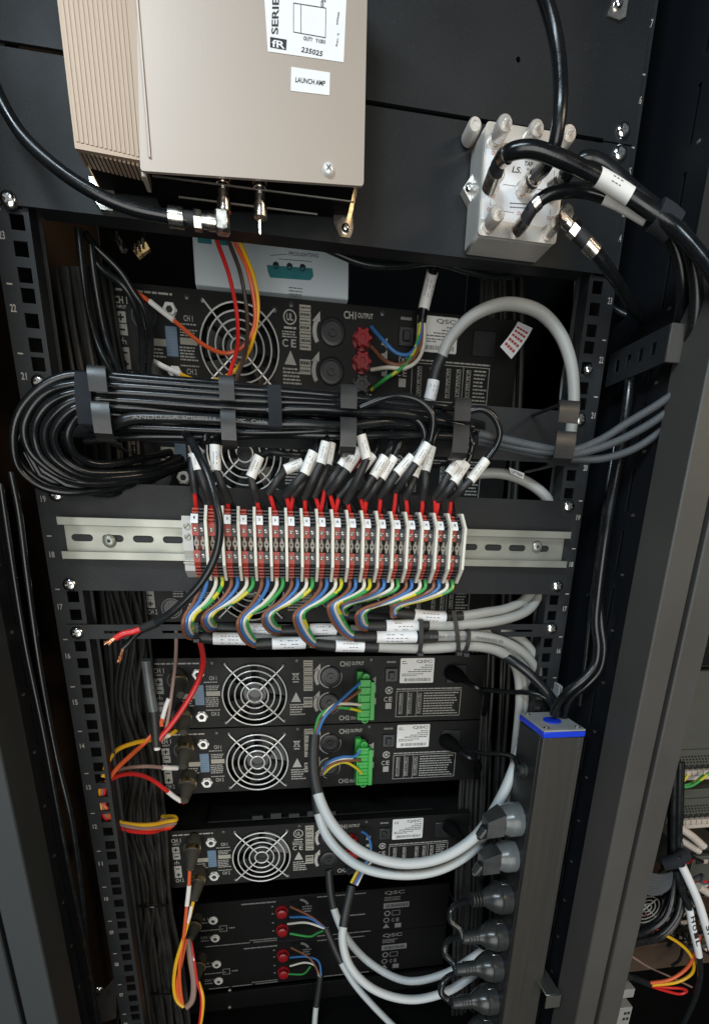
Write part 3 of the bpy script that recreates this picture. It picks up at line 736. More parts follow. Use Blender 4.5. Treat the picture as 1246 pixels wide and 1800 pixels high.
def make_amp(variant, top):
    green = variant == 'green'
    t = thing('power_amplifier', '', 'amplifier', (0, YA, top-87))
    dz = top-(-135.3)
    sh = np.array([0, 0, dz])
    YP = YA-0.35
    class O(MB):
        def add(s, vs, fs): return MB.add(s, [(p[0], p[1], p[2]+dz) for p in vs], fs)
    T0 = -135.3; B0 = T0-87.2
    fc = A(448.2, 1221)
    face = O().plate([(AX0, B0), (AX1, B0), (AX1, T0), (AX0, T0)], [circle(fc[0], fc[1], 38.6, 40)], YA, YA+1.6)
    obj('face_plate', face, 'ampface', t)
    c = O(); Y2 = YA+300
    c.box(AX0, AX1, YA+1.7, Y2, T0-1.5, T0); c.box(AX0, AX1, YA+1.7, Y2, B0, B0+1.5); c.box(AX0, AX0+1.5, YA+1.7, Y2, B0+1.6, T0-1.6); c.box(AX1-1.5, AX1, YA+1.7, Y2, B0+1.6, T0-1.6); c.box(AX0+1.6, AX1-1.6, YA+30, YA+31, B0+1.6, T0-1.6)
    obj('chassis', c, 'ampface', t)
    # fan: rotor, wire guard
    rot = O(); ctr = V(fc[0], YA+8, fc[1]); rot.lathe(ctr, (0, -1, 0), [(-12, 15), (4, 15), (5, 13.5)], 20)
    for k in range(7):
        a = 2*math.pi*k/7; b = a+0.62
        rot.add([ctr+V(14*math.cos(a), 0, 14*math.sin(a)), ctr+V(37*math.cos(a-0.12), 0, 37*math.sin(a-0.12)), ctr+V(37*math.cos(b), 9, 37*math.sin(b)), ctr+V(14*math.cos(b), 9, 14*math.sin(b))], [(0, 1, 2, 3)])
    obj('fan_rotor', rot, 'plug', t, smooth=False)
    gd = O()
    for r_ in (38.0, 31.0, 23.6, 16.2, 8.6):
        pts = [V(fc[0]+r_*math.cos(2*math.pi*k/40), YA-4.2, fc[1]+r_*math.sin(2*math.pi*k/40)) for k in range(41)]; gd.tube(pts, 0.85, 6)
    pts = [V(fc[0]+7.4*math.cos(2*math.pi*k/24), YA-4.2, fc[1]+2.2+3.2*math.sin(2*math.pi*k/24)) for k in range(25)]
    guard = obj('fan_guard', gd, 'guard', t); WL[guard.name] = WL[t.name]
    for (x, y) in ((395, 1167.5), (498, 1170), (397.5, 1271), (500, 1268)):
        q = A(x, y); p1 = V(q[0], YA-2.6, q[1]); dirv = (V(fc[0], YA-2.6, fc[1])-p1); n_ = dirv/np.linalg.norm(dirv)
        obj('guard_spoke', O().tube([p1+V(0, 1.5, 0), p1+n_*3, p1+dirv-n_*8], 0.9, 6), 'guard', guard)
        obj('guard_screw', O().lathe(V(q[0], YA, q[1]), (0, -1, 0), [(0, 3.2), (1.2, 3.2), (1.8, 2.0)], 12), 'plug', guard)
    for (x, y) in ((372.5, 1166), (522, 1161.5), (653.5, 1160)):
        q = A(x, y); obj('face_screw', O().lathe(V(q[0], YA, q[1]), (0, -1, 0), [(0, 2.8), (0.9, 2.8), (1.3, 1.8)], 12), 'plug', t)
    # jacks
    for (x, y) in ((348.7, 1185), (355.5, 1258.8)):
        q = A(x, y); j = obj('jack_socket', O().lathe(V(q[0], YA, q[1]), (0, -1, 0), [(0, 7.0), (2.4, 7.0), (2.4, 5.6), (4.2, 5.6), (4.2, 3.3), (2, 3.0)], 6), 'guard', t, smooth=False); WL[j.name] = WL[t.name]
        obj('washer', O().lathe(V(q[0], YA-2.5, q[1]), (0, -1, 0), [(0, 6.0), (2.2, 5.4), (2.2, 3.4), (0.5, 3.2)], 20), 'guard', j)
        obj('socket_hole', O().lathe(V(q[0], YA-3.2, q[1]), (0, -1, 0), [(0, 3.15), (0.5, 3.15)], 16), 'ink', j)
    # XLR input shells
    for (x, y) in ((312, 1196), (320, 1259)):
        q = A(x, y); obj('input_socket', O().lathe(V(q[0], YA, q[1]), (0, -1, 0), [(0, 11.5), (2.2, 11.5), (2.2, 9.8), (0.4, 9.0)], 24), 'plug', t)
    a, b = A(344, 1239.5), A(358, 1203.5)
    d_ = obj('switch_bank', O().box(a[0], b[0], YA-1.2, YA, a[1], b[1], 0.3), 'dip', t); WL[d_.name] = WL[t.name]
    sl = O(); n_ = 10
    for k in range(n_):
        z = a[1]+(k+0.5)*(b[1]-a[1])/n_; sl.box(a[0]+1.2, b[0]-1.2, YA-1.9, YA-1.25, z-0.7, z+0.7)
    obj('switch_levers', sl, 'dip', d_)
    # speaker sockets
    for i, (x, y) in enumerate(((581, 1189.4), (579.4, 1236.3))):
        q = A(x, y); s_ = obj('speaker_socket', O().lathe(V(q[0], YA, q[1]), (0, -1, 0), [(0, 13.0), (2.8, 13.0), (3.4, 12.2), (3.4, 9.4), (0.6, 9.2), (0.6, 4.6), (2.6, 4.4), (2.6, 2.2), (0.8, 2.0)], 28), 'pduside', t); WL[s_.name] = WL[t.name]
    # white marks
    pr = O()
    atext(pr, 'CH 1', 270, 288.5, 1179, 8.5, YP); atext(pr, 'INPUT', 273, 287, 1187, 3.6, YP); atext(pr, 'CH 2', 280, 296, 1266, 8, YP)
    x0, z0 = A(272, 1167); x1, _ = A(352, 1167); dashes(pr, x0, x1, z0, 1.7, YP, 4, 10, 1.2)
    for (x, y, sgn) in ((279, 1199, '+'), (281, 1213.5, '-'), (283.5, 1240.5, '-'), (285, 1253.5, '+')):
        q = A(x, y); w_ = 4.6
        # light tile with the sign left dark
        if sgn == '+':
            for (u0, u1, v0, v1) in ((-w_, -0.8, 0.8, w_), (0.8, w_, 0.8, w_), (-w_, -0.8, -w_, -0.8), (0.8, w_, -w_, -0.8), (-w_, -2.8, -0.8, 0.8), (2.8, w_, -0.8, 0.8), (-0.8, 0.8, 2.8, w_), (-0.8, 0.8, -w_, -2.8)): pr.rect(q[0]+u0, q[0]+u1, q[1]+v0, q[1]+v1, YP)
        else:
            for (u0, u1, v0, v1) in ((-w_, w_, 0.8, w_), (-w_, w_, -w_, -0.8), (-w_, -2.6, -0.8, 0.8), (2.6, w_, -0.8, 0.8)): pr.rect(q[0]+u0, q[0]+u1, q[1]+v0, q[1]+v1, YP)
    q = A(281.5, 1227); pr.rect(q[0]-3, q[0]+3, q[1], q[1]+0.8, YP); pr.rect(q[0]-0.4, q[0]+0.4, q[1]+0.8, q[1]+3.4, YP)
    for u in (-3, -0.4, 2.2): pr.rect(q[0]+u, q[0]+u+0.8, q[1]-2.6, q[1], YP)
    atext(pr, 'CH 1', 368, 381, 1192, 7, YP); atext(pr, 'CH 2', 371.6, 386, 1254.7, 7, YP)
    for (u0, v0, u1, v1, n_) in ((359, 1197, 386.5, 1201, 1), (363, 1204, 388, 1214, 3), (363, 1224.5, 388, 1243, 5), (363, 1246, 389.7, 1250, 1), (322, 1230, 342.7, 1243, 3), (510, 1236, 536.5, 1258, 5)):
        a = A(u0, v1); b = A(u1, v0); para(pr, a[0], b[0], a[1], b[1], n_, YP)
    # front column boxes
    bx = O()
    for (u0, v0, u1, v1, rows) in ((534, 1160.5, 549.5, 1215, 7), (534, 1225, 549.5, 1244, 2)):
        a = A(u0, v1); b = A(u1, v0); hh = (b[1]-a[1])/rows
        for k in range(rows): bx.rect(a[0], b[0], a[1]+k*hh+0.45, a[1]+(k+1)*hh-0.1, YP)
    a = A(363, 1223.4); b = A(387, 1214.8); bx.rect(a[0], b[0], a[1], b[1], YP)
    a = A(322, 1228.5); b = A(342.7, 1219.5); bx.rect(a[0], b[0], a[1], b[1], YP)
    bo = obj('legend_boxes', bx, 'beige', t, smooth=False, kind='stuff'); WL[bo.name] = WL[t.name]
    dk = O()
    for (u0, v0, u1, v1, rows) in ((534, 1160.5, 549.5, 1215, 7), (534, 1225, 549.5, 1244, 2)):
        a = A(u0, v1); b = A(u1, v0); hh = (b[1]-a[1])/rows
        for k in range(rows):
            z = a[1]+(k+0.5)*hh; dashes(dk, a[0]+0.8, b[0]-0.6, z+0.2, hh*0.42 if k % 2 else hh*0.25, YP-0.15, 1.0, 2.4, 0.5)
    obj('legend_text', dk, 'ink', bo, smooth=False, kind='stuff')
    # arrows and arcs round the speaker sockets
    for (x, y) in ((581, 1189.4), (579.4, 1236.3)):
        q = A(x, y); arc_poly(pr, q[0], q[1], 16.2, 20.2, 150, 212, YP)
        pr.add([(q[0]-20.5, YP, q[1]+8.2), (q[0]-12.5, YP, q[1]+8.2), (q[0]-12.6, YP, q[1]+17.0)], [(0, 1, 2)])
        if green: arc_poly(pr, q[0], q[1], 13.4, 15.0, 95, 260, YP, 14); arc_poly(pr, q[0], q[1], 13.3, 14.2, 280, 380, YP, 8)
    atext(pr, 'CH1', 597.4, 615, 1167, 9.5, YP); atext(pr, 'OUTPUT', 617.5, 639.5, 1166, 6.5, YP)
    atext(pr, 'CH2', 596, 614, 1262, 9, YP); atext(pr, 'OUTPUT', 616, 638, 1262, 6, YP)
    # warning triangle
    a, b, c_ = A(512, 1233.5), A(529, 1233.5), A(520.5, 1216.5)
    pr.add([(a[0], YP, a[1]), (b[0], YP, b[1]), (c_[0], YP, c_[1])], [(0, 1, 2)])
    if green:      # crossed-out wheelie bin
        q = A(519.7, 1189)
        for s_ in (-1, 1): pr.quad((q[0]-4.6*s_, YP, q[1]-4), (q[0]-4.0*s_, YP, q[1]-4.6), (q[0]+4.6*s_, YP, q[1]+4), (q[0]+4.0*s_, YP, q[1]+4.6))
        frame_rect(pr, q[0]-3, q[0]+3, q[1]-4.2, q[1]+3, 0.6, YP-0.06); pr.rect(q[0]-4, q[0]+4, q[1]+3.1, q[1]+4.0, YP-0.06); pr.rect(q[0]-3.5, q[0]+3.5, q[1]-7.6, q[1]-6.2, YP)
    else:
        q = A(519.7, 1177); arc_poly(pr, q[0], q[1], 5.4, 6.6, 0, 360, YP, 20); pr.text('UL', (q[0]-3.2, YP, q[1]-3), (6.4, 0, 0), (0, 0, 6))
        dashes(pr, q[0]-6, q[0]+6, q[1]-9.2, 1.8, YP, 8, 12); para(pr, q[0]-8, q[0]+8, q[1]-18, q[1]-11.5, 3, YP)
        q = A(519.7, 1208); pr.text('C', (q[0]-7.5, YP, q[1]-3.4), (5.6, 0, 0), (0, 0, 6.8)); pr.text('E', (q[0]+1.2, YP, q[1]-3.4), (5.0, 0, 0), (0, 0, 6.8))
    atext(pr, 'BREAKER', 680, 696, 1163.6, 3.4, YP)
    # right side symbols
    q = A(683.6, 1213.4); arc_poly(pr, q[0], q[1], 3.4, 5.0, 10, 350, YP, 16); pr.rect(q[0]-1.8, q[0]+1.8, q[1]-1.8, q[1]+1.8, YP)
    q = A(682, 1229); pr.text('C', (q[0]-5.5, YP, q[1]-3.2), (4.6, 0, 0), (0, 0, 6.4)); pr.text('E', (q[0]+0.8, YP, q[1]-3.2), (4.4, 0, 0), (0, 0, 6.4))
    a = A(677, 1246); b = A(687.7, 1235.5); pr.rect(a[0], b[0], a[1], b[1], YP)
    for (v0, v1) in ((1189, 1202), (1203, 1218), (1226, 1239)):     # speaker pictograms
        a = A(652, v1); b = A(662, v0); m_ = (a[1]+b[1])/2
        pr.add([(a[0], YP, m_-2), (a[0]+2.6, YP, m_-2), (b[0]-1, YP, a[1]), (b[0]-1, YP, b[1]), (a[0]+2.6, YP, m_+2), (a[0], YP, m_+2)], [(0, 1, 4, 5), (1, 2, 3, 4)])
    # switch table
    a = A(694.5, 1260.4); b = A(810.5, 1212.0); tx0, tx1, tz0, tz1 = a[0], b[0], a[1], b[1]
    frame_rect(pr, tx0, tx1, tz0, tz1, 0.7, YP)
    dashes(pr, tx0, tx1, tz1+2.4, 1.4, YP, 4, 9)
    cols = ((0.075, 0.0), (0.21, 0.0), (0.36, 0.0)) if green else ((0.10, 0), (0.26, 0), (0.47, 0), (0.60, 0), (0.73, 0))
    for f_, _ in cols:
        xc = tx0+f_*(tx1-tx0)
        for k in range(9):
            z = tz1-4.6-k*3.15; frame_rect(pr, xc-2.4, xc+2.4, z-1.35, z+1.15, 0.45, YP)
            if random.random() < 0.6: pr.rect(xc-1.6, xc-0.2, z-0.7, z+0.5, YP)
    xs = tx0+(0.42 if green else 0.80)*(tx1-tx0)
    para(pr, xs, tx1-2, tz0+2, tz1-2, 9, YP, 1.5)
    for f_ in (0.175, 0.315) if green else (0.66,): xx = tx0+f_*(tx1-tx0); pr.rect(xx-0.3, xx+0.3, tz0+0.8, tz1-0.8, YP)
    obj('panel_print', pr, 'print', t, smooth=False, kind='stuff')
    # breaker button
    a = A(675.7, 1197.8); b = A(698.5, 1173.7)
    br_ = obj('breaker', O().box(a[0], b[0], YA-3, YA, a[1], b[1], 0.8), 'plug', t); WL[br_.name] = WL[t.name]
    obj('breaker_button', O().box(a[0]+4, b[0]-4, YA-6, YA-3.05, a[1]+4, b[1]-4, 1.0), 'pduside', br_)
    # power inlet
    q = A(800, 1184); obj('power_inlet', O().box(q[0]-12, q[0]+14, YA-2, YA, q[1]-12, q[1]+12, 0.8), 'pduside', t)
    # specification plate
    a = A(702, 1200.7); b = A(763.6, 1156.4)
    sp_ = obj('specification_plate', O().plate(rounded((a[0], 0, a[1]), (b[0], 0, a[1]), (b[0], 0, b[1]), (a[0], 0, b[1]), 1.6), [], YA-0.5, YA-0.1), 'sleeve', t, smooth=False); WL[sp_.name] = WL[t.name]
    k_ = O(); YK = YA-0.65
    k_.text('QSC', (b[0]-23.5, YK, b[1]-6.6), (21, 0, 0), (0, 0, 4.4))
    para(k_, a[0]+2, a[0]+9, b[1]-8, b[1]-3, 2, YK, 1.0)
    for i, z in enumerate((9.2, 12.0, 14.8)): dashes(k_, b[0]-(12, 17, 26)[i], b[0]-2, b[1]-z, 1.1, YK, 2, 5)
    dashes(k_, a[0]+10, b[0]-3, b[1]-17.4, 1.2, YK, 3, 8); dashes(k_, a[0]+2.5, b[0]-14, b[1]-20.4, 1.1, YK); dashes(k_, a[0]+2.5, b[0]-22, b[1]-22.6, 1.1, YK)
    x = a[0]+6
    while x < b[0]-3: w_ = random.choice((0.45, 0.7, 1.1)); k_.rect(x, x+w_, a[1]+2.2, a[1]+6.2, YK); x += w_+random.choice((0.5, 0.8))
    obj('plate_print', k_, 'greyink', sp_, smooth=False, kind='stuff')
    if green:
        a = A(624, 1260.5); b = A(650, 1177)
        g = obj('output_connector', O().box(a[0], a[0]+8, YA-10, YA, a[1], b[1], 0.8), 'greencon', t); WL[g.name] = WL[t.name]
        gx0, gx1 = a[0]+2, b[0]+2; hh = (b[1]-a[1]-8)/6
        body = O(); body.box(gx0, gx1, YA-22, YA-10.2, a[1]+5, b[1]-9, 0.6)
        obj('plug_body', body, 'greencon', g)
        bars = O()
        for k in range(6):
            z = a[1]+6+k*(b[1]-a[1]-14)/5; bars.box(gx0-0.6, gx1-5, YA-25, YA-22.1, z-1.3, z+1.3)
        bars.box(gx1-4.8, gx1, YA-27, YA-22.1, a[1]+5, b[1]-9)
        bars.box(gx0-2.4, gx0-0.7, YA-25, YA-15, a[1]+5, b[1]-9)
        obj('plug_ribs', bars, 'greencon', g)
        for z in (a[1]+2.2, b[1]-4.5):
            obj('flange_screw', O().lathe(V((gx0+gx1)/2-1, YA-10.2, z), (0, -1, 0), [(0, 4.2), (9, 4.2), (9, 2.6), (6, 2.4)], 18), 'greencon', g)
    else:
        for k, z in enumerate((-166.0, -186.5, -207.0)):
            x = 41.0
            bp = obj('binding_post', O().lathe(V(x, YA, z), (0, -1, 0), [(0, 9.6), (3, 9.6), (3, 7.4), (12, 7.4), (13, 6.6), (13, 3.0), (12, 2.6)], 16), 'post_red' if k < 2 else 'pduside', t); WL[bp.name] = WL[t.name]
            gr = O()
            for q_ in range(6):
                an = q_*math.pi/3; gr.lathe(V(x+7.2*math.cos(an), YA-4, z+7.2*math.sin(an)), (0, -1, 0), [(0, 2.3), (8.6, 2.3), (9.2, 1.6)], 8)
            obj('grip', gr, 'post_red' if k < 2 else 'pduside', bp)
    return t
AMPS = {}
g0 = make_amp('green', -135.3)
tag(g0, 'black power amplifier with green output connector, upper of two just below the lacing bar', 'amplifier', 'stacked power amplifiers')
g1 = copy_tree(g0, (0, 0, -89.0)); tag(g1, 'black power amplifier with green output connector, lower of two', 'amplifier', 'stacked power amplifiers')
r0 = make_amp('red', 227.0)
tag(r0, 'topmost black power amplifier with red binding posts, under the pale grey box', 'amplifier', 'stacked power amplifiers')
for top, lab in ((131.5, 'black power amplifier half hidden behind the cable hooks and labelled cables'), (-5.5, 'black power amplifier mostly hidden behind the terminal panel'), (-364.5, 'black power amplifier behind the hanging grey loops, red posts, below an empty gap')):
    c = copy_tree(r0, (0, 0, top-227.0)); tag(c, lab, 'amplifier', 'stacked power amplifiers')
# two dim amplifiers at the bottom, set farther back
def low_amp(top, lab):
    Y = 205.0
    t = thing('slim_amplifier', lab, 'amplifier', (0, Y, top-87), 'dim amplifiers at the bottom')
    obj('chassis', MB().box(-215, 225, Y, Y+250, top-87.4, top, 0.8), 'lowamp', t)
    yp = Y-0.4; pr = MB()
    def tx(s_, x, z, w_, h): pr.text(s_, (x, yp, z), (w_, 0, 0), (0, 0, h))
    for k, z in enumerate((top-33, top-68)):
        j = obj('jack_socket', MB().lathe(V(-164.5+k*1, Y, z), (0, -1, 0), [(0, 7), (2, 7), (2, 5.5), (4, 5.5), (4, 3.2), (2, 3)], 16), 'guard', t)
        WL[j.name] = WL[t.name]; obj('socket_hole', MB().lathe(V(-164.5+k*1, Y-2.2, z), (0, -1, 0), [(0, 3.0), (0.5, 3.0)], 14), 'ink', j)
        tx('CH %d' % (k+1), -188+k*2, z, 16, 5); dashes(pr, -188+k*2, -173, z-4, 2, yp)
    frame_rect(pr, -156, -144, top-57, top-45, 1.2, yp); dashes(pr, -141, -131, top-51, 2.5, yp)
    dashes(pr, -185, -150, top-52, 2, yp); dashes(pr, -180, -110, top-84, 2, yp); dashes(pr, -120, -66, top-8, 2.4, yp, 6, 12); dashes(pr, -110, -66, top-80, 2, yp); dashes(pr, -104, -66, top-84, 2, yp)
    for z in (top-26, top-62):
        b = obj('output_post', MB().lathe(V(-57, Y, z), (0, -1, 0), [(0, 10), (3, 10), (3, 8), (11, 8), (12, 5), (12, 3)], 14), 'post_red', t)
    for z in (top-18, top-32, top-50, top-66): pr.rect(-73, -70, z, z+2.2, yp)
    arc_poly(pr, -30, top-24, 14, 18, 20, 80, yp); para(pr, -24, -8, top-34, top-20, 3, yp)
    dashes(pr, 0, 80, top-6, 2, yp, 4, 10); dashes(pr, 0, 90, top-84, 2, yp, 6, 16); dashes(pr, 40, 80, top-48, 2.4, yp, 8, 16)
    tx('QSC', 112, top-14, 34, 8)
    para(pr, 112, 140, top-26, top-17, 3, yp); 
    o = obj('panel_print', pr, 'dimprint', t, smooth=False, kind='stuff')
    sb = MB(); sb.rect(111, 155, top-41, top-30, yp); st = obj('serial_sticker', sb, 'dimprint', t, smooth=False); WL[st.name] = WL[t.name]
    k_ = MB(); x = 115
    while x < 151: w_ = random.choice((0.8, 1.3, 1.9)); k_.rect(x, x+w_, top-39, top-33, yp-0.2); x += w_+random.choice((0.8, 1.1))
    obj('barcode', k_, 'ink', st, smooth=False, kind='stuff')
    s2_ = MB()
    arc_poly(s2_, 118, top-51, 3.5, 5.5, 0, 360, yp, 14); frame_rect(s2_, 126, 140, top-56, top-46, 0.9, yp); arc_poly(s2_, 117, top-65, 3.6, 5.2, 0, 360, yp, 14)
    s2_.text('C', (126, yp, top-69), (5, 0, 0), (0, 0, 7)); s2_.text('E', (134, yp, top-69), (5, 0, 0), (0, 0, 7)); s2_.add([(111, yp, top-81), (123, yp, top-81), (117, yp, top-72)], [(0, 1, 2)]); s2_.rect(132, 143, top-82, top-73, yp)
    obj('approval_marks', s2_, 'dimprint', t, smooth=False, kind='stuff')
low_amp(-547.0, 'dim black amplifier with red output posts below the loops, upper of two')
low_amp(-634.5, 'dim black amplifier with red output posts at the very bottom, lower of two')
bl = thing('blank_panel', 'black blank panel with small screws at the bottom edge of the picture', 'rack panel', (0, 200, -800))
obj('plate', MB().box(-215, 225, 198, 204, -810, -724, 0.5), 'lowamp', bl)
for (x, y) in ((404, 1740), (404, 1770), (812, 1735), (676, 1768)):
    p = P(x, y, 198); screw(bl, p[0], 198, p[2], 3.0, 0.4, 'zinc')
gapb = thing('rack_shelf', 'black vented shelf edge in the empty gap between amplifiers', 'shelf', (0, 140, -363))
obj('shelf_plate', MB().box(-150, 160, 132, 380, -362.5, -360.5), 'ampface', gapb)
for k in range(5):
    a = P(444+k*32, 1440-k*4, 131); obj('vent_lip', MB().box(a[0], a[0]+14, 128, 131.8, -360, -354+(k % 2)*2), 'rail', gapb)

# ------------------------------------------------------------------ pale grey lighting unit above the top amplifier
YL = 112.0
pl = thing('lighting_controller', 'pale grey lighting control box with teal print, under the launch amplifier', 'control box', (-47, YL, 229))
a, b = P(345, 508, YL), P(612, 538, YL); zt2 = P(612, 400, YL)[2]+30
obj('case', MB().box(a[0]-0.5, b[0], YL, YL+180, 228.0, zt2, 1.0), 'lightbox', pl)
pr = MB()
def lp(x, y): return P(x, y, YL)
pil = [lp(471, 478), lp(475, 488), lp(545, 493), lp(551, 486), lp(549, 472), lp(469, 466)]
o = obj('control_field', MB().plate([tuple(q[[0, 2]]) for q in pil], [], YL-0.4, YL-0.1), 'teal', pl, smooth=False); WL[o.name] = WL[pl.name]
for x, y in ((485, 467), (509, 469), (532, 471)):
    q = lp(x, y); s_ = obj('knob_hole', MB().lathe(V(q[0], YL, q[2]), (0, -1, 0), [(0, 2.9), (0.9, 2.9), (0.9, 2.2), (0.3, 2.1)], 16), 'ink', pl); WL[s_.name] = WL[pl.name]
q1 = MB(); ptext(q1, 'PROLIGHTING', 508, 449, 560, 453, 508, 442, YL-0.3); pline(q1, 490, 455, 548, 460, 0.6, YL-0.3); pline(q1, 475, 449, 505, 447, 0.5, YL-0.3)
a0 = lp(508, 512); 
for k in range(4): dashes(q1, a0[0], a0[0]+13, a0[2]-k*2.6+3, 0.9, YL-0.3, 2, 6)
obj('case_print', q1, 'greyink', pl, smooth=False, kind='stuff')
t1 = MB()
for (x0, y0, x1, y1) in ((348, 417, 372, 427), (382, 418, 400, 430)):
    a, b = lp(x0, y1), lp(x1, y0); t1.rect(a[0], b[0], a[2], b[2], YL-0.3)
obj('teal_marks', t1, 'teal', pl, smooth=False)
# ================================================================== cable manager hooks
HX = [(-176.0, -164.0, 0), (-89.0, -78.4, 1), (-2.0, 10.2, 2), (86.0, 99.0, 3), (172.0, 189.0, 4)]
hl = ['leftmost cable hook, its upper tab catching pale light', 'second cable hook from the left, below the red and yellow wires', 'middle cable hook of the five', 'fourth cable hook from the left, beside the small looped cable', 'rightmost cable hook, below the grey arching cable']
for (x0, x1, k) in HX:
    t = thing('cable_hook', 'black metal '+hl[k], 'cable hook', ((x0+x1)/2, -5, 66), 'cable hooks on the manager panel')
    def strip(pts, th=1.5, x0=x0, x1=x1):
        """bent strip: list of (y, z)"""
        mb = MB(); n = len(pts); L = [np.array(q, float) for q in pts]; off = []
        for i in range(n):
            a = L[max(i-1, 0)]; b = L[min(i+1, n-1)]; d = (b-a)/np.linalg.norm(b-a); off.append(np.array([-d[1], d[0]])*th)
        vs = []
        for i in range(n):
            for xx in (x0, x1): vs.append((xx, L[i][0], L[i][1]))
            for xx in (x0, x1): vs.append((xx, L[i][0]+off[i][0], L[i][1]+off[i][1]))
        fs = []
        for i in range(n-1):
            a = i*4; b = a+4
            fs += [(a, a+1, b+1, b), (a+2, b+2, b+3, a+3), (a, b, b+2, a+2), (a+1, a+3, b+3, b+1)]
        fs += [(0, 2, 3, 1), (4*n-4, 4*n-3, 4*n-1, 4*n-2)]
        return mb.add(vs, fs)
    zu = 113.5 if k != 3 else 110.0
    obj('upper_tab', strip([(-66, zu+0.3), (-68, zu), (-69.5, zu-2), (-70, zu-8), (-70, zu-16.2)]), 'hook', t)
    xm = (x0+x1)/2; obj('arm_bar', strip([(-4, zu+1.2), (-40, zu+0.8), (-66.2, zu-0.2)], 1.2, xm-2.2, xm+2.2), 'pduside', t)
    zl = 91.5
    obj('lower_tab', strip([(-66, zl+0.3), (-69.3, zl), (-70.5, zl-2), (-71, zl-12), (-70, zl-20), (-66, zl-23.2), (-60, zl-24.3)]), 'hook', t)
    obj('arm_bar', strip([(-60.2, zl-24.0), (-30, zl-24.5), (-4, zl-24.8)], 1.2, xm-2.2, xm+2.2), 'pduside', t)
# ------------------------------------------------------------------ black cable loom on the hooks
def single(name, label, pts, r, m, cat='cable', group=None, n=10, sub=6, Y=None):
    return tag(obj(name, MB().tube(spline(PP(pts, Y), sub), r, n), m), label, cat, group)
LG = 'black cables looped on the hooks'
loops = [
 ('outermost black loop cable at the left, its turn reaching farthest left', [(760, 716, -38), (600, 697, -42), (500, 688, -44), (385, 681, -46), (205, 667, -46), (150, 659, -46), (110, 663, -46), (68, 685, -46), (34, 726, -44), (24, 774, -42), (34, 823, -38), (68, 853, -34), (110, 865, -30), (155, 864, -24), (205, 856, -14), (260, 840, 10), (300, 820, 40)]),
 ('second black loop cable from the outside at the left turn', [(750, 726, -40), (610, 707, -46), (385, 691, -50), (205, 678, -50), (131, 676, -50), (84, 690, -48), (53, 723, -46), (43, 758, -44), (56, 797, -40), (100, 833, -36), (155, 849, -30), (245, 842, -12), (310, 825, 30)]),
 ('third black loop cable from the outside at the left turn', [(740, 733, -42), (615, 714, -50), (385, 702, -54), (205, 690, -54), (135, 690, -54), (90, 708, -52), (66, 738, -50), (62, 768, -46), (74, 803, -42), (115, 835, -36), (165, 848, -28), (225, 842, -14), (300, 828, 30)]),
 ('fourth black loop cable from the outside at the left turn', [(700, 738, -44), (600, 727, -50), (385, 716, -54), (205, 704, -56), (134, 704, -56), (98, 727, -54), (80, 758, -50), (88, 797, -44), (126, 828, -38), (174, 840, -30), (277, 831, -6), (330, 815, 30)]),
 ('fifth black loop cable, next to innermost at the left turn', [(520, 745, -40), (430, 738, -46), (330, 727, -50), (220, 716, -54), (138, 716, -56), (108, 738, -54), (95, 768, -50), (108, 803, -44), (146, 828, -38), (187, 832, -30), (277, 824, -4), (320, 806, 30)]),
 ('innermost black loop cable at the left turn', [(420, 755, -30), (300, 745, -40), (210, 730, -48), (145, 727, -52), (126, 746, -50), (120, 768, -48), (135, 800, -42), (164, 815, -36), (200, 815, -26), (245, 806, -10), (300, 795, 30)]),
 ('loose black loop cable trailing low on the outer left of the turn', [(250, 690, -20), (160, 680, -30), (90, 700, -36), (45, 745, -36), (31, 790, -34), (48, 826, -30), (85, 852, -26), (130, 860, -20), (190, 868, -12), (240, 850, 20)]),
]
for lab, pts in loops: single('loom_cable', lab, pts, 3.0, 'cable', group=LG)
extra = [
 ('black loom cable just behind the two upper hook tabs, near the middle', [(200, 660, -18), (300, 668, -20), (400, 676, -20), (520, 690, -20), (640, 702, -20), (760, 712, -20), (830, 722, -14)]),
 ('black loom cable rising over the middle hook towards the labelled sleeves', [(470, 722, -56), (520, 719, -58), (570, 720, -58), (620, 724, -56), (700, 727, -52), (760, 738, -46), (830, 752, -34)]),
 ('black loom cable under the printed thick cable', [(180, 752, -40), (250, 752, -42), (385, 758, -44), (470, 760, -46), (560, 757, -48), (640, 748, -46), (740, 752, -40), (830, 760, -30)]),
 ('black loom cable lying along the bottom of the hooks', [(150, 775, -30), (230, 768, -36), (385, 768, -40), (480, 764, -44), (600, 766, -48), (700, 765, -46), (800, 768, -40)]),
 ('dark loom cable between second and fourth hook, deep in the loom', [(260, 735, -20), (400, 728, -24), (560, 735, -26), (700, 742, -26), (840, 758, -22)]),
]
for lab, pts in extra: single('loom_cable', lab, pts, 3.0, 'cable', group=LG)
mb = MB()
for k in range(16):
    i = random.randrange(0, 5); f = random.uniform(0.2, 0.8); A_, B_ = loops[i][1], loops[i+1][1]
    ca, cb = part_of(spline(PP(A_), 6), 0.05, 1, 26), part_of(spline(PP(B_), 6), 0.05, 1, 26); ph = random.uniform(0, 6.28)
    mb.tube([a_*(1-f)+b_*f+V(0, random.uniform(8, 16), 2.0*math.sin(ph+j*0.35)) for j, (a_, b_) in enumerate(zip(ca, cb))], 2.3, 8)
tag(obj('cable_bundle', mb, 'cable', kind='stuff'), 'thin black cables packed between the big loops at the left of the hooks', 'cable bundle')
deep_ = MB()
for k in range(9):
    z = random.uniform(-12, 12)
    deep_.tube(spline(PP([(120+random.uniform(0, 60), 745+z, -15), (300, 755+z, -22), (450, 742+z, -24), (600, 740+z, -24), (760, 738+z, -22), (850, 752+z*0.5, -16)]), 6), 2.7, 8)
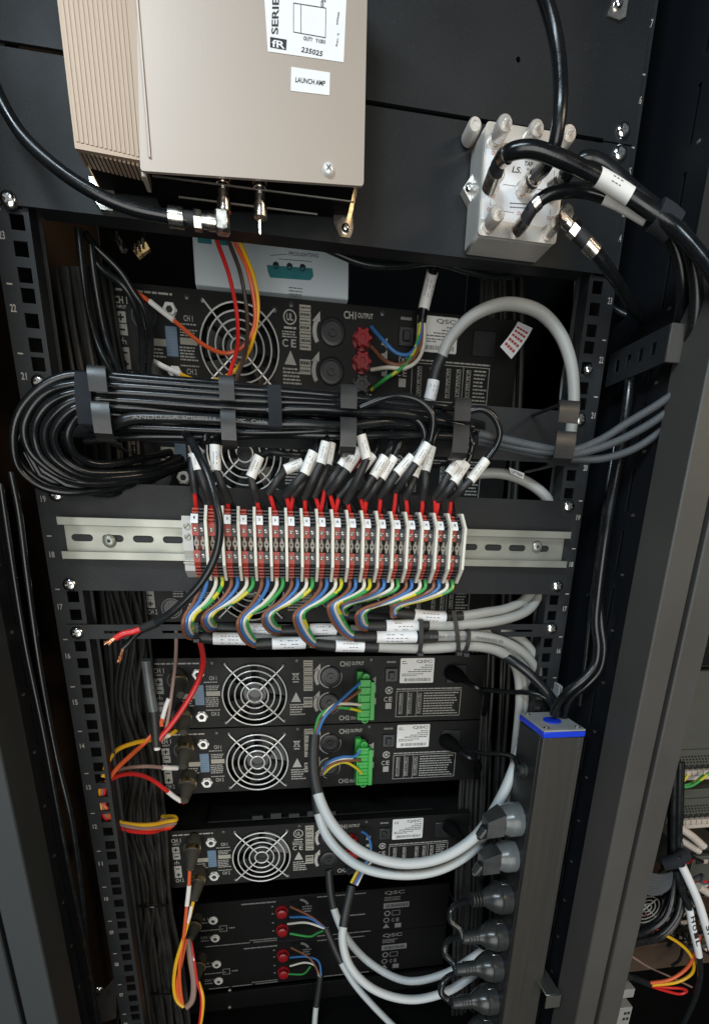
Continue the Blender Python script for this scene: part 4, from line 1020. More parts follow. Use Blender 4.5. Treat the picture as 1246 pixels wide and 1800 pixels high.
tag(obj('cable_bundle', deep_, 'cable', kind='stuff'), 'mass of black cables packed behind the looped ones on the hooks', 'cable bundle')
# thick printed cable
c = spline(PP([(190, 752, -50), (212, 741, -58), (235, 735, -60), (300, 735, -62), (385, 738, -62), (470, 745, -58), (540, 746, -58), (600, 750, -54), (680, 742, -46), (760, 750, -36)]), 8)
t = thing('printed_cable', 'thick grey-black cable with printed lettering along the middle of the loom', 'cable', c[0])
obj('jacket', MB().tube(c, 3.6, 14), 'cable2', t)
mb = MB()
for st, x0, x1 in (('ANDLUSA', 232, 315), ('EM500214', 322, 380), ('EMC', 414, 432), ('Cable', 442, 470)):
    a, b = P(x0, 736.5+max(0, x0-330)*0.06, -66.2), P(x1, 736.5+max(0, x1-330)*0.06, -66.2); mb.text(st, a, b-a, V(0, 0, 2.3))
obj('jacket_lettering', mb, 'dimprint', t, smooth=False)
# straps
def strap(lab, x0, x1, ya, yb, Y):
    mb = MB(); a0, a1, b0, b1 = P(x0[0], ya, Y), P(x1[0], ya, Y), P(x0[1], yb, Y), P(x1[1], yb, Y)
    n = 8; vs = []
    for i in range(n+1):
        f = i/n; bul = math.sin(math.pi*f)*3.0
        for p_, q_ in ((a0, b0), (a1, b1)): 
            r_ = p_+(q_-p_)*f; vs.append(r_+V(0, -bul, 0))
        for p_, q_ in ((a0, b0), (a1, b1)):
            r_ = p_+(q_-p_)*f; vs.append(r_+V(0, -bul+1.4, 0))
    fs = []
    for i in range(n): a = i*4; b = a+4; fs += [(a, a+1, b+1, b), (a+2, b+2, b+3, a+3), (a, b, b+2, a+2), (a+1, a+3, b+3, b+1)]
    fs += [(0, 2, 3, 1), (4*n, 4*n+1, 4*n+3, 4*n+2)]
    mb.add(vs, fs)
    for e, f_ in ((a0, a1), (b0, b1)): mb.box(e[0], f_[0], Y+1.6, Y+34, (e[2]+f_[2])/2-0.7, (e[2]+f_[2])/2+0.7)
    tag(obj('cable_strap', mb, 'velcro'), lab, 'cable strap', 'hook-and-loop straps on the loom')
strap('black hook-and-loop strap beside the leftmost hook', (131, 138), (160, 166), 655, 745, -62)
strap('dark blue-black hook-and-loop strap between second and third hooks', (470, 473), (494, 496), 677, 750, -66)
# arches that leave the loom for the labelled sleeves come with the signal cables below

# ------------------------------------------------------------------ signal cables with white sleeves into the tops of the terminals
def term_top(n, dx=0.0):
    r_, b_ = TBX[n-1]; return V(r_+dx, -33, 24.5), V(b_+dx, -33, 24.5)
SG = 'labelled signal cables above the terminals'
def signal(lab, n, low, up, tail, shr, r=2.9, Y=-44, redx=None):
    """low/up: sleeve ends; shr: lower end of the shrink tube; tail: points beyond the sleeve"""
    ps, pl_ = P(shr[0]+4, shr[1]-9, -40), P(*low, Y); pu = P(*up, Y)
    mid = (ps+pl_)/2+V(0, -4, 0)
    c1 = spline([ps, mid, pl_], 6); c2 = spline([pl_, (pl_+pu)/2, pu], 4); c3 = spline([pu]+[P(*q) for q in tail], 6)
    t = thing('signal_cable', lab, 'cable', ps, SG)
    obj('heat_shrink', MB().tube(c1, r*1.12, 12), 'shrink', t)
    s_ = obj('label_sleeve', MB().tube(c2, r*1.42, 14), 'sleeve', t); WL[s_.name] = WL[t.name]
    obj('sleeve_print', sleeve_marks(MB(), part_of(c2, 0.15, 0.85, 9), r*1.42, 2, 0.45), 'greyink', s_, smooth=False)
    obj('jacket', MB().tube(c3, r*0.92, 10), 'cable', t)
    e1, e2 = term_top(n)
    top = ps+(c1[1]-ps)*0.6
    obj('red_core', MB().tube(spline([top, (top*0.45+e1*0.55)+V(0, -1.5, 0), e1], 5), 1.75, 8), 'w_red', t)
    obj('black_core', MB().tube(spline([top, (top*0.45+e2*0.55)+V(0.6, 1, 0), e2], 5), 1.75, 8), 'w_black', t)
sig = [
 (1, (338, 806), (353, 787), [(362, 770, -44), (372, 750, -36), (400, 742, -24)], (339, 874), -40, 'leftmost labelled cable above the terminals'),
 (2, (350, 826), (344, 797), [(340, 778, -40), (350, 755, -30), (400, 748, -22)], (368, 893), -48, 'labelled cable partly behind the stray black cable'),
 (3, (380, 827), (378, 782), [(384, 765, -44), (410, 752, -34), (470, 752, -22)], (399, 890), -50, 'labelled cable with an upright white sleeve, third from the left'),
 (5, (441, 839), (456, 802), [(475, 795, -46), (520, 800, -42), (560, 795, -32), (600, 770, -22)], (447, 888), -48, 'labelled cable with a lone sleeve in front of the fan'),
 (6, (501, 826), (532, 813), [(560, 805, -36), (580, 785, -30), (585, 760, -24)], (468, 876), -40, 'labelled cable with a nearly level sleeve right of the fan'),
 (7, (535, 833), (551, 794), [(555, 775, -46), (545, 755, -40), (520, 742, -30)], (497, 880), -50, 'labelled cable with a big slanting sleeve, in front of a hidden one'),
 (7, (545, 836), (560, 802), [(566, 780, -36), (560, 760, -30), (540, 745, -24)], (510, 880), -40, 'labelled cable half hidden behind the big slanting sleeve'),
 (8, (564, 815), (573, 777), [(576, 758, -46), (570, 742, -40)], (530, 884), -50, 'labelled cable with a steep sleeve just left of the middle hook'),
 (9, (575, 816), (582, 778), [(590, 760, -38), (600, 745, -32)], (548, 882), -42, 'labelled cable with a steep sleeve close behind the one left of the middle hook'),
 (9, (599, 820), (619, 792), [(636, 772, -36), (640, 750, -30)], (566, 868), -42, 'rear labelled cable of the slanting pair below the middle hook'),
 (10, (609, 826), (632, 790), [(650, 770, -42), (655, 745, -36)], (573, 876), -48, 'front labelled cable of the slanting pair below the middle hook'),
 (11, (645, 806), (634, 765), [(626, 752, -50), (606, 748, -44)], (604, 892), -56, 'labelled cable with the tall curved sleeve right of the middle hook'),
 (10, (633, 828), (656, 800), [(664, 780, -36), (660, 760, -30)], (590, 882), -40, 'labelled cable behind the tall curved sleeve'),
 (12, (656, 838), (677, 803), [(686, 785, -46), (684, 765, -40), (665, 748, -34)], (627, 882), -48, 'left one of a matching labelled pair in the middle'),
 (12, (670, 841), (692, 803), [(702, 780, -42), (700, 758, -38), (685, 742, -32)], (638, 886), -44, 'right one of a matching labelled pair in the middle'),
 (13, (697, 833), (724, 803), [(738, 788, -48), (746, 768, -48), (737, 742, -48), (701, 728, -48), (640, 727, -48)], (663, 882), -48, 'labelled cable coming from the lower black arch'),
 (14, (730, 816), (752, 781), [(757, 770, -56), (760, 731, -58), (741, 707, -58), (707, 696, -58), (677, 699, -58), (632, 716, -56)], (690, 872), -54, 'labelled cable coming from the higher black arch'),
 (15, (727, 838), (734, 816), [(740, 795, -40), (745, 775, -36)], (708, 884), -44, 'labelled cable with a short sleeve under the black arches'),
 (16, (747, 828), (758, 785), [(764, 765, -44), (775, 748, -38)], (738, 886), -46, 'labelled cable with an upright sleeve right of the black arches'),
 (17, (788, 834), (812, 802), [(822, 785, -46), (826, 765, -44), (820, 745, -38)], (758, 884), -48, 'left one of the last labelled pair at the right'),
 (17, (797, 848), (819, 814), [(826, 800, -48), (830, 780, -48), (826, 760, -44)], (765, 888), -50, 'right one of the last labelled pair at the right'),
 (18, (826, 845), (854, 809), [(872, 783, -54), (878, 759, -56), (866, 731, -58), (847, 719, -58), (826, 722, -56), (800, 735, -50)], (786, 886), -52, 'rightmost labelled cable, looping over beside the fourth hook'),
]
for n, low, up, tail, shr, Y, lab in sig: signal('black '+lab, n, low, up, tail, shr, Y=Y)
# ------------------------------------------------------------------ stray black twin cable crossing the terminals
c = spline(PP([(322, 757, -40), (338, 778, -55), (352, 805, -68), (366, 835, -76), (380, 885, -82), (387, 925, -84), (381, 970, -84), (358, 1018, -82), (314, 1066, -78), (276, 1094, -72), (250, 1105, -68)]), 8)
t = thing('stray_cable', 'black two-core cable crossing the terminals with bare copper ends', 'cable', c[-1])
obj('jacket', MB().tube(c, 3.0, 14), 'cable2', t)
obj('heat_shrink', MB().tube(spline([c[-9], c[-4], c[-1]], 4), 3.7, 14), 'shrink', t)
obj('red_core', tb(PP([(252, 1104, -68), (236, 1110, -68), (218, 1114, -69), (203, 1122, -69)]), 2.5), 'w_red', t)
obj('black_core', tb(PP([(250, 1107, -67), (238, 1117, -66), (226, 1131, -65), (215, 1142, -65)]), 2.5), 'w_black', t)
mb = MB()
for (x, y, dx, dy) in ((204, 1121, -16, 10), (216, 1141, -6, 22)):
    for k in range(12):
        e = random.uniform(-4, 4); mb.tube(spline(PP([(x+random.uniform(-2, 2), y+random.uniform(-2, 2), -67), (x+dx*0.5+e*0.6, y+dy*0.5+random.uniform(-2, 2), -67+random.uniform(-1, 1)), (x+dx*random.uniform(0.7, 1.1)+e, y+dy*random.uniform(0.7, 1.1)+random.uniform(-3, 3), -67+random.uniform(-2, 2))]), 3), 0.55, 5)
obj('copper_strands', mb, 'copper', t)

# ------------------------------------------------------------------ four-core grey cables below the terminals
FG = 'grey four-core cables below the terminals'
def four(j, bend, end, jacket, lab, Yb=-50, Ye=-16, shr=0.1, lbl=None, Yl=None, grey='grey', r=4.9, pull=0.45, step=(5.6, -1.8)):
    t = thing('four_core_cable', lab, 'cable', P(*end, Ye), FG)
    n = 2*j; X = [TBX[n][0], TBX[n][1], TBX[n+1][0], TBX[n+1][1]]
    cols = ['w_brown', 'w_blue', 'w_white', 'w_gy']; nm = ['brown_core', 'blue_core', 'white_core', 'earth_core']
    js = spline(PP(jacket), 8)
    for i in range(4):
        s0 = V(X[i], -38, -28.0); s1 = V(X[i]-0.5, -42, -36)
        bp = P(bend[0]+i*step[0], bend[1]+i*step[1], Yb+i*1.2)
        dlt = s1-bp; b0 = bp+V(dlt[0]*0.60, dlt[1]*0.5, dlt[2]*0.52); b1 = bp+V(dlt[0]*0.13, dlt[1]*0.15, dlt[2]*0.20)
        ep = P(end[0], end[1]-6+(3-i)*3.6, Ye); mid = (bp+ep)/2+V(-3.2+i*0.6, 0, -4.5+i*0.9)
        obj(nm[i], MB().tube(spline([s0, s1, b0, b1, bp, mid, ep, ep+V(6, 2, 0)], 7), 1.62, 9), cols[i], t)
    obj('grey_jacket', MB().tube(js, r, 14), grey, t)
    if shr: obj('heat_shrink', MB().tube(part_of(js, 0, shr, 8), r*1.08, 14), 'shrink', t)
    if lbl:
        q = part_of(js, *lbl, 8); s_ = obj('label_sleeve', MB().tube(q, r*1.16, 16), 'paper', t); WL[s_.name] = WL[t.name]
        obj('sleeve_print', sleeve_marks(MB(), part_of(q, 0.12, 0.9, 8), r*1.16, 3, 0.6), 'greyink', s_, smooth=False)
    return t
Yc = -14
four(1, (356, 1088), (383, 1104), [(383, 1104, -8), (457, 1106, -8), (560, 1108, -6), (700, 1113, -4), (830, 1112, 0), (890, 1112, 4), (925, 1133, 10), (943, 1168, 16), (946, 1215, 20), (935, 1320, 26)], 'grey four-core cable at the second group of coloured cores from the left', Yb=-46, Ye=-8, shr=0.11, lbl=(0.06, 0.105))
four(3, (462, 1086), (495, 1109), [(495, 1109, -10), (575, 1106, -10), (660, 1108, -6), (760, 1104, -4), (850, 1098, 2), (910, 1075, 10), (938, 1045, 18), (945, 1015, 26)], 'grey four-core cable at the fourth group of coloured cores from the left', Yb=-48, Ye=-10, shr=0.22, lbl=(0.09, 0.175))
four(6, (597, 1066), (612, 1083), [(610, 1083, -2), (680, 1088, -2), (740, 1092, 0), (800, 1090, 4), (880, 1076, 10), (915, 1060, 18), (932, 1040, 26)], 'grey four-core cable at the seventh group of coloured cores from the left, tucked behind', Yb=-34, Ye=-4, shr=0.3, step=(3.2, 0.8))
four(8, (690, 1066), (699, 1078), [(698, 1077, -16), (760, 1084, -16), (803, 1084, -14), (850, 1077, -8), (890, 1070, 2), (918, 1056, 12), (932, 1036, 22)], 'grey four-core cable at the ninth group of coloured cores from the left', Yb=-36, Ye=-16, shr=0.40, lbl=(0.1, 0.29), step=(2.6, 1.4))
four(7, (627, 1080), (648, 1103), [(646, 1101, -18), (735, 1099, -18), (800, 1099, -16), (880, 1090, -8), (928, 1072, 4), (946, 1045, 16), (950, 1015, 26)], 'grey four-core cable at the eighth group of coloured cores from the left', Yb=-52, Ye=-18, shr=0.27, lbl=(0.08, 0.23))
four(0, (322, 1095), (344, 1118), [(343, 1119, -20), (372, 1122, -20), (422, 1123, -18), (520, 1128, -12), (650, 1137, -16), (740, 1138, -18), (830, 1135, -14), (882, 1148, -6), (912, 1176, 4), (921, 1225, 12), (912, 1320, 20), (903, 1420, 26)], 'grey four-core cable at the first group of coloured cores from the left', Yb=-56, Ye=-20, shr=0.095, lbl=(0.03, 0.085))
four(2, (418, 1096), (452, 1132), [(450, 1132, -22), (475, 1131, -22), (530, 1130, -20), (620, 1126, -10), (720, 1124, -8), (820, 1126, -4), (880, 1138, 2), (922, 1166, 10), (935, 1220, 18), (925, 1320, 24), (912, 1420, 30)], 'grey four-core cable at the third group of coloured cores from the left', Yb=-56, Ye=-22, shr=0.10, lbl=(0.03, 0.092))
g6 = four(5, (577, 1068), (622, 1120), [(622, 1119, -22), (700, 1120, -22), (780, 1118, -20), (830, 1118, -16), (880, 1126, -8), (924, 1152, 2), (945, 1190, 10), (944, 1260, 18), (930, 1400, 26)], 'grey four-core cable at the sixth group of coloured cores from the left, printed jacket', Yb=-56, Ye=-22, shr=0.21, lbl=(0.055, 0.155))
four(4, (517, 1084), (557, 1133), [(556, 1132, -20), (582, 1135, -22), (632, 1136, -20), (700, 1139, -20), (760, 1140, -20), (830, 1136, -16), (880, 1146, -6), (905, 1170, 2), (913, 1220, 10), (905, 1320, 18), (897, 1400, 24)], 'grey four-core cable at the fifth group of coloured cores from the left', Yb=-56, Ye=-20, shr=0.15, lbl=(0.045, 0.115))
# cable ties
def tie(lab, top, bot, Y, r=0.9, wpx=5):
    a, b = P(*top, Y), P(*bot, Y); mb = MB(); n = 10; wd = 2.0; vs = []
    for i in range(n+1):
        f = i/n; q = a+(b-a)*f+V(0, -3.0*math.sin(math.pi*f), 0); vs += [q+V(-wd, 0, 0), q+V(wd, 0, 0), q+V(-wd, 1.1, 0), q+V(wd, 1.1, 0)]
    fs = []
    for i in range(n): k = i*4; m_ = k+4; fs += [(k, k+1, m_+1, m_), (k+2, m_+2, m_+3, k+3), (k, m_, m_+2, k+2), (k+1, k+3, m_+3, m_+1)]
    mb.add(vs, fs+[(0, 2, 3, 1), (4*n, 4*n+1, 4*n+3, 4*n+2)])
    mb.box(a[0]-wd, a[0]+wd, Y, Y+16, a[2]-1, a[2]+0.2); mb.box(b[0]-wd, b[0]+wd, Y, Y+16, b[2]-0.2, b[2]+1)
    t = thing('cable_tie', lab, 'cable tie', b, 'black ties on the grey cables')
    obj('strap', mb, 'shrink', t)
    obj('lock', MB().box(b[0]-3, b[0]+3, Y-4, Y+2, b[2]-4.5, b[2]-0.6, 0.6), 'shrink', t)
tie('black cable tie on the grey cables, leftmost, beside the printed labels', (740, 1090), (738, 1145), -26)
tie('black cable tie on the grey cables, the long middle one', (797, 1074), (806, 1144), -26)
tie('black cable tie on the grey cables, short one at the right', (824, 1110), (818, 1146), -24)
tie('black cable tie at the first grey cable below terminals 1 and 2', (345, 1095), (346, 1120), -26)
mb = MB(); 
for st, x0, x1, y0, y1 in (('22082-01AWG', 755, 822, 1122, 1122), ('CHAINFLEX 4G', 836, 884, 1123, 1131)):
    a, b = P(x0, y0, -27.0 if x0 < 800 else -22.5), P(x1, y1, -25.5 if x0 < 800 else -15.5); mb.text(st, a, b-a, V(0, 0, 2.6))
obj('jacket_lettering', mb, 'greyink', g6, smooth=False)
# ------------------------------------------------------------------ grey cables in the upper right
t = thing('arched_grey_cable', 'thick grey cable arching high above the right end of the cable hooks', 'cable', P(756, 700, 30))
c = spline(PP([(752, 712, 60), (758, 690, 58), (765, 655, 56), (774, 632, 54), (790, 597, 48), (829, 556, 34), (876, 536, 22), (912, 536, 12), (950, 550, 4), (984, 588, -4), (1003, 640, -8), (1008, 700, -8), (1003, 760, -4)]), 8)
obj('jacket', MB().tube(c, 5.2, 16), 'grey', t)
obj('heat_shrink', MB().tube(part_of(c, 0.02, 0.17, 8), 5.6, 16), 'shrink', t)
q = part_of(c, 0.02, 0.085, 6); s_ = obj('label_sleeve', MB().tube(q, 6.0, 16), 'paper', t); WL[s_.name] = WL[t.name]; obj('sleeve_print', sleeve_marks(MB(), q, 6.0, 3), 'greyink', s_, smooth=False)
single('grey_cable', 'grey cable running straight down beside the right rail, behind the arch', [(1018, 470, 40), (1015, 540, 40), (1008, 600, 36), (995, 660, 30), (990, 720, 22), (988, 800, 20), (975, 880, 24), (965, 960, 30)], 4.6, 'grey')
single('grey_cable', 'grey cable curving over just above the terminal panel at right', [(820, 838, 40), (850, 832, 36), (890, 834, 30), (930, 850, 24), (960, 875, 18), (975, 905, 16)], 5.0, 'grey')
tgt = thing('cable_flag', 'small white printed flag on the grey cable above the terminal panel', 'tag', P(905, 832, 16))
q = [P(894, 822, 14), P(921, 832, 14), P(919, 842, 14), P(897, 832, 14)]
fo = obj('flag', MB().plate([tuple(v[[0, 2]]) for v in q], [], 13.6, 14.0), 'paper', tgt, smooth=False); WL[fo.name] = WL[tgt.name]
mb = MB(); mb.text('LET904', P(898, 831, 13.4), P(917, 839, 13.4)-P(898, 831, 13.4), V(0.3, 0, 2.6)); obj('flag_lettering', mb, 'ink', fo, smooth=False)
# warning tag
tw = thing('warning_tag', 'white curled warning tag with red lettering inside the grey arch', 'tag', P(890, 630, 80))
def tagp(u, v):   # u along, v across
    a = P(910, 565, 80)*(1-u)+P(878, 610, 80)*u; b = P(938, 575, 80)*(1-u)+P(900, 630, 80)*u
    return a*(1-v)+b*v+V(0, -7*math.sin(u*3.0)+3*v, 0)
mb = MB(); n = 10
for i in range(n): mb.quad(tagp(i/n, 0), tagp((i+1)/n, 0), tagp((i+1)/n, 1), tagp(i/n, 1))
tt = obj('tag_sheet', mb, 'paper', tw); WL[tt.name] = WL[tw.name]
mb = MB()
for k in range(5):
    u0 = 0.22+k*0.15
    for j in range(4):
        v0 = 0.1+j*0.2; mb.quad(*[tagp(u, v)+V(0, -0.6, 0) for u, v in ((u0, v0), (u0+0.07, v0), (u0+0.07, v0+0.16), (u0, v0+0.16))])
obj('red_lettering', mb, 'redink', tt, smooth=False)
# armoured cables leaving right
for lab, pts in (('braided grey cable fanning out to the right, upper of three', [(840, 762, -40), (920, 780, -44), (985, 793, -50), (1010, 791, -52), (1057, 772, -56), (1101, 744, -62), (1154, 712, -70), (1200, 680, -76)]),
                 ('braided grey cable fanning out to the right, middle of three', [(840, 770, -36), (920, 788, -42), (985, 798, -50), (1010, 798, -52), (1071, 781, -58), (1140, 746, -66), (1193, 708, -74), (1230, 680, -80)]),
                 ('braided grey cable fanning out to the right, lowest of three', [(840, 776, -32), (920, 793, -38), (985, 805, -46), (1010, 806, -48), (1057, 806, -52), (1113, 789, -58), (1163, 756, -66), (1210, 715, -74)])):
    single('braided_cable', lab, pts, 3.3, 'armour', group='braided cables at the right')
# amp 1 supply lead with its four cores
t = thing('speaker_lead', 'black lead with a white sleeve splitting into four coloured cores at the top amplifier', 'cable', P(741, 570, 95))
c = spline(PP([(770, 440, 60), (762, 470, 78), (752, 510, 90), (744, 545, 94), (741, 568, 95)]), 6)
obj('jacket', MB().tube(c, 4.6, 12), 'cable', t); q = part_of(c, 0.36, 0.82, 8); s_ = obj('label_sleeve', MB().tube(q, 5.6, 14), 'sleeve', t); WL[s_.name] = WL[t.name]
obj('sleeve_print', sleeve_marks(MB(), q, 5.6, 3), 'greyink', s_, smooth=False)
for nm, m, pts in (('blue_core', 'w_blue', [(741, 566), (737, 595), (720, 622), (698, 621), (674, 599), (653, 575)]), ('brown_core', 'w_brown', [(743, 566), (738, 605), (725, 630), (703, 641), (680, 636), (653, 610)]), ('white_core', 'w_white', [(746, 566), (744, 610), (732, 635), (711, 647), (682, 646), (653, 650)]), ('earth_core', 'w_gy', [(739, 566), (733, 602), (713, 640), (676, 667), (653, 685)])):
    n = len(pts); obj(nm, tb([P(x, y, 95+(14 if i == n-1 else 0)-6*math.sin(math.pi*i/(n-1))) for i, (x, y) in enumerate(pts)], 1.9), m, t)
# bracket ring on the right
rb = thing('ring_bracket', 'black slotted cable bracket reaching forward beside the right rail', 'bracket', P(1120, 640, -40))
xb = 245.5; 
a0, a1 = P(1062, 660, 0), P(1180, 575, -60)
pts3 = [P(1060, 612, 0), P(1060, 672, 0)]
zb0, zb1 = 142.0, 168.0
pl3 = MB()
holes = [[(y-3.2, 151), (y+3.2, 151), (y+3.2, 160), (y-3.2, 160)] for y in (-12, -28, -44, -60)]
tmp = MB().plate([(2, zb0), (-76, zb0), (-76, zb1), (2, zb1)], holes, 250.5, 252.0)
tmp.v = [(y, x, z) for x, y, z in tmp.v]
obj('slotted_arm', tmp, 'rail', rb)
obj('front_face', MB().box(250.3, 275, -79, -76.2, zb0, zb1, 0.6), 'post', rb)
obj('outer_arm', MB().box(273.5, 275, -76.1, -8, zb0, zb1), 'rail', rb)
# ================================================================== lower grey loops
def lead(lab, pts, r, cores, shr, m='grey2', grp='pale grey speaker leads in the lower half'):
    """grey lead whose first points are its shrink tube; cores: list of (material, points)"""
    c = spline(PP(pts), 8); t = thing('speaker_lead', lab, 'cable', min(c, key=lambda q: q[2]), grp)
    obj('grey_jacket', MB().tube(c, r, 16), m, t)
    if shr: obj('heat_shrink', MB().tube(part_of(c, 0, shr, 9), r*1.1, 14), 'shrink', t)
    for i, (mm, cp) in enumerate(cores):
        obj({'w_blue': 'blue_core', 'w_brown': 'brown_core', 'w_white': 'white_core', 'w_gy': 'earth_core', 'w_yellow': 'yellow_core', 'w_green': 'green_core'}[mm], MB().tube(spline(PP(cp), 6), 1.75 if r > 4.5 else 1.5, 8), mm, t)
    return t
lead('pale grey lead from the upper green connector, upper of two big hanging loops',
     [(553, 1292, 66), (551, 1320, 58), (552, 1360, 46), (562, 1405, 30), (588, 1454, 10), (635, 1497, -8), (705, 1518, -18), (775, 1508, -20), (835, 1470, -16), (875, 1412, -8), (905, 1345, 0), (925, 1280, 6)], 6.1,
     [('w_blue', [(556, 1295, 66), (570, 1262, 70), (600, 1230, 80), (633, 1200, 92)]), ('w_brown', [(553, 1295, 66), (565, 1265, 72), (600, 1238, 82), (634, 1213, 94)]), ('w_white', [(558, 1296, 68), (567, 1262, 74), (585, 1240, 78), (610, 1237, 84), (634, 1239, 94)]), ('w_gy', [(552, 1294, 68), (562, 1258, 74), (580, 1245, 78), (610, 1245, 84), (634, 1250, 94)])], 0.16)
lead('pale grey lead from the lower green connector, lower of two big hanging loops',
     [(560, 1362, 72), (556, 1400, 66), (562, 1438, 54), (580, 1478, 34), (630, 1522, 8), (700, 1538, -4), (770, 1530, -8), (830, 1496, -6), (872, 1446, 2), (900, 1400, 10), (920, 1330, 18)], 5.6,
     [('w_blue', [(566, 1362, 74), (575, 1342, 78), (600, 1331, 86), (625, 1329, 92), (634, 1318, 96)]), ('w_brown', [(562, 1360, 74), (580, 1346, 78), (605, 1338, 86), (634, 1336, 96)]), ('w_white', [(564, 1362, 75), (570, 1348, 78), (590, 1336, 84), (620, 1332, 92)]), ('w_yellow', [(567, 1362, 74), (582, 1348, 78), (605, 1340, 86), (626, 1350, 92), (636, 1360, 96)])], 0.12)
lead('pale grey lead from the red-post amplifier, sweeping down to the lower plugs',
     [(618, 1558, 78), (612, 1585, 66), (605, 1618, 52), (602, 1652, 40), (615, 1698, 26), (655, 1738, 12), (720, 1757, 2), (785, 1743, 0), (835, 1712, 4), (870, 1690, 8)], 5.5,
     [('w_blue', [(624, 1555, 80), (640, 1525, 84), (652, 1490, 92), (645, 1468, 104), (636, 1462, 112)]), ('w_yellow', [(617, 1552, 80), (628, 1532, 86), (640, 1518, 96), (650, 1510, 106)]), ('w_brown', [(620, 1554, 80), (634, 1530, 86), (650, 1512, 98), (656, 1500, 108)]), ('w_white', [(627, 1556, 80), (645, 1522, 88), (662, 1510, 100), (672, 1508, 110)])], 0.16)
lead('grey lead crossing behind the sweeping one towards the lower plugs', [(578, 1530, 120), (581, 1565, 108), (588, 1600, 96), (612, 1652, 76), (655, 1696, 56), (715, 1724, 36), (780, 1712, 24), (828, 1684, 20), (860, 1660, 20)], 5.2, [], 0.16)
lead('grey lead running off the bottom edge near the middle', [(573, 1632, 150), (583, 1655, 140), (598, 1688, 126), (622, 1728, 110), (656, 1768, 96), (700, 1812, 84)], 5.0,
     [('w_brown', [(573, 1632, 150), (548, 1612, 168), (511, 1594, 196)]), ('w_blue', [(572, 1632, 150), (545, 1614, 168), (510, 1612, 196)]), ('w_white', [(571, 1632, 150), (540, 1622, 168), (506, 1624, 196)]), ('w_green', [(573, 1634, 150), (558, 1640, 168), (545, 1646, 180), (510, 1641, 196)])], 0.28)
lead('thin grey lead hanging from the bottom amplifier off the lower edge', [(563, 1715, 150), (560, 1740, 146), (555, 1775, 140), (552, 1815, 130)], 4.4,
     [('w_brown', [(563, 1716, 150), (545, 1685, 170), (512, 1666, 196)]), ('w_blue', [(565, 1716, 150), (560, 1690, 168), (540, 1682, 180), (510, 1683, 196)]), ('w_white', [(561, 1716, 150), (554, 1698, 168), (538, 1692, 180), (510, 1698, 196)]), ('w_green', [(545, 1700, 168), (533, 1712, 180), (508, 1712, 196)])], 0.55)
# ------------------------------------------------------------------ audio wires on the left
def wires(name, lab, parts, cat='wire', grp=None):
    base = P(*parts[0][2][0]); t = thing(name, lab, cat, base, grp)
    for nm, m, pts, r in parts: obj(nm, MB().tube(spline(PP(pts), 6), r, 9), m, t)
    return t
wires('audio_wire', 'red wire dropping from the launch amplifier to the second hook', [('insulation', 'w_red', [(378, 395, 20), (381, 420, 30), (403, 484, 50), (416, 548, 56), (418, 603, 48), (405, 654, 10), (398, 690, -20)], 1.8)])
wires('audio_wire', 'dark brown wire hanging between the red and the orange one', [('insulation', 'w_dark', [(394, 400, 24), (403, 426, 32), (423, 481, 50), (434, 548, 58), (434, 603, 50), (420, 655, 14), (408, 690, -20)], 1.8)])
wires('audio_wire', 'orange wire with a white sleeve looping back across the top fan', [('insulation', 'w_orange', [(402, 395, 24), (413, 426, 32), (435, 474, 48), (448, 538, 58), (446, 577, 60), (425, 611, 62), (397, 621, 64), (358, 606, 74), (307, 564, 84), (262, 529, 92), (244, 516, 96), (232, 508, 100)], 1.8), ('label_sleeve', 'sleeve', [(306, 563, 83.5), (284, 546, 88), (264, 530, 91.5)], 2.4)])
wires('audio_wire', 'yellow wire with a white sleeve below the orange one at the top fan', [('insulation', 'w_amber', [(410, 395, 24), (424, 430, 34), (448, 493, 52), (454, 545, 60), (443, 603, 60), (429, 632, 50), (410, 654, 40), (384, 667, 50), (352, 670, 62), (320, 659, 76), (272, 636, 92)], 1.7), ('label_sleeve', 'sleeve', [(272, 636, 92), (295, 648, 84), (318, 658, 76)], 2.4)])
wires('audio_wire', 'thick red wire slanting down across the upper green-connector amplifier', [('insulation', 'w_red', [(352, 1128, 20), (356, 1145, 40), (357, 1170, 56), (346, 1203, 62), (322, 1245, 62), (298, 1278, 60), (283, 1296, 58), (276, 1312, 58)], 2.9)])
wires('audio_wire', 'mauve wire hanging straight down beside the thick red one', [('insulation', 'w_mauve', [(310, 1100, 20), (310, 1140, 40), (308, 1170, 56), (302, 1220, 62), (296, 1262, 62), (288, 1295, 60), (278, 1315, 58)], 1.8), ('label_sleeve', 'sleeve', [(297, 1228, 61), (291, 1245, 60), (286, 1263, 60)], 2.3), ('orange_tip', 'w_orange', [(286, 1262, 60), (284, 1270, 60), (284, 1276, 60)], 2.4)])
t = thing('grey_lead', 'dark grey lead with a black shrink end holding the red and mauve wires', 'cable', P(275, 1316, 58))
obj('jacket', tb(PP([(257, 1160, 60), (261, 1190, 62), (266, 1225, 62), (271, 1254, 61)]), 5.2, 12), 'plugclear', t)
obj('heat_shrink', tb(PP([(271, 1250, 61), (274, 1280, 60), (276, 1312, 58)]), 5.6, 12), 'shrink', t)
obj('cut_end', tb(PP([(276, 1311, 58), (277, 1318, 57.5)]), 3.4, 10), 'sleeve', t)
YR = 10
wires('audio_wire', 'yellow wire curving out of the left rail towards the upper input plug', [('insulation', 'w_amber', [(182, 1366, 3), (186, 1350, 6), (194, 1332, 14), (208, 1317, 28), (240, 1305, 48), (268, 1300, 66), (296, 1293, 76), (310, 1284, 84)], 2.4), ('label_sleeve', 'sleeve', [(276, 1299, 69), (288, 1296, 73), (298, 1292, 77)], 2.8)])
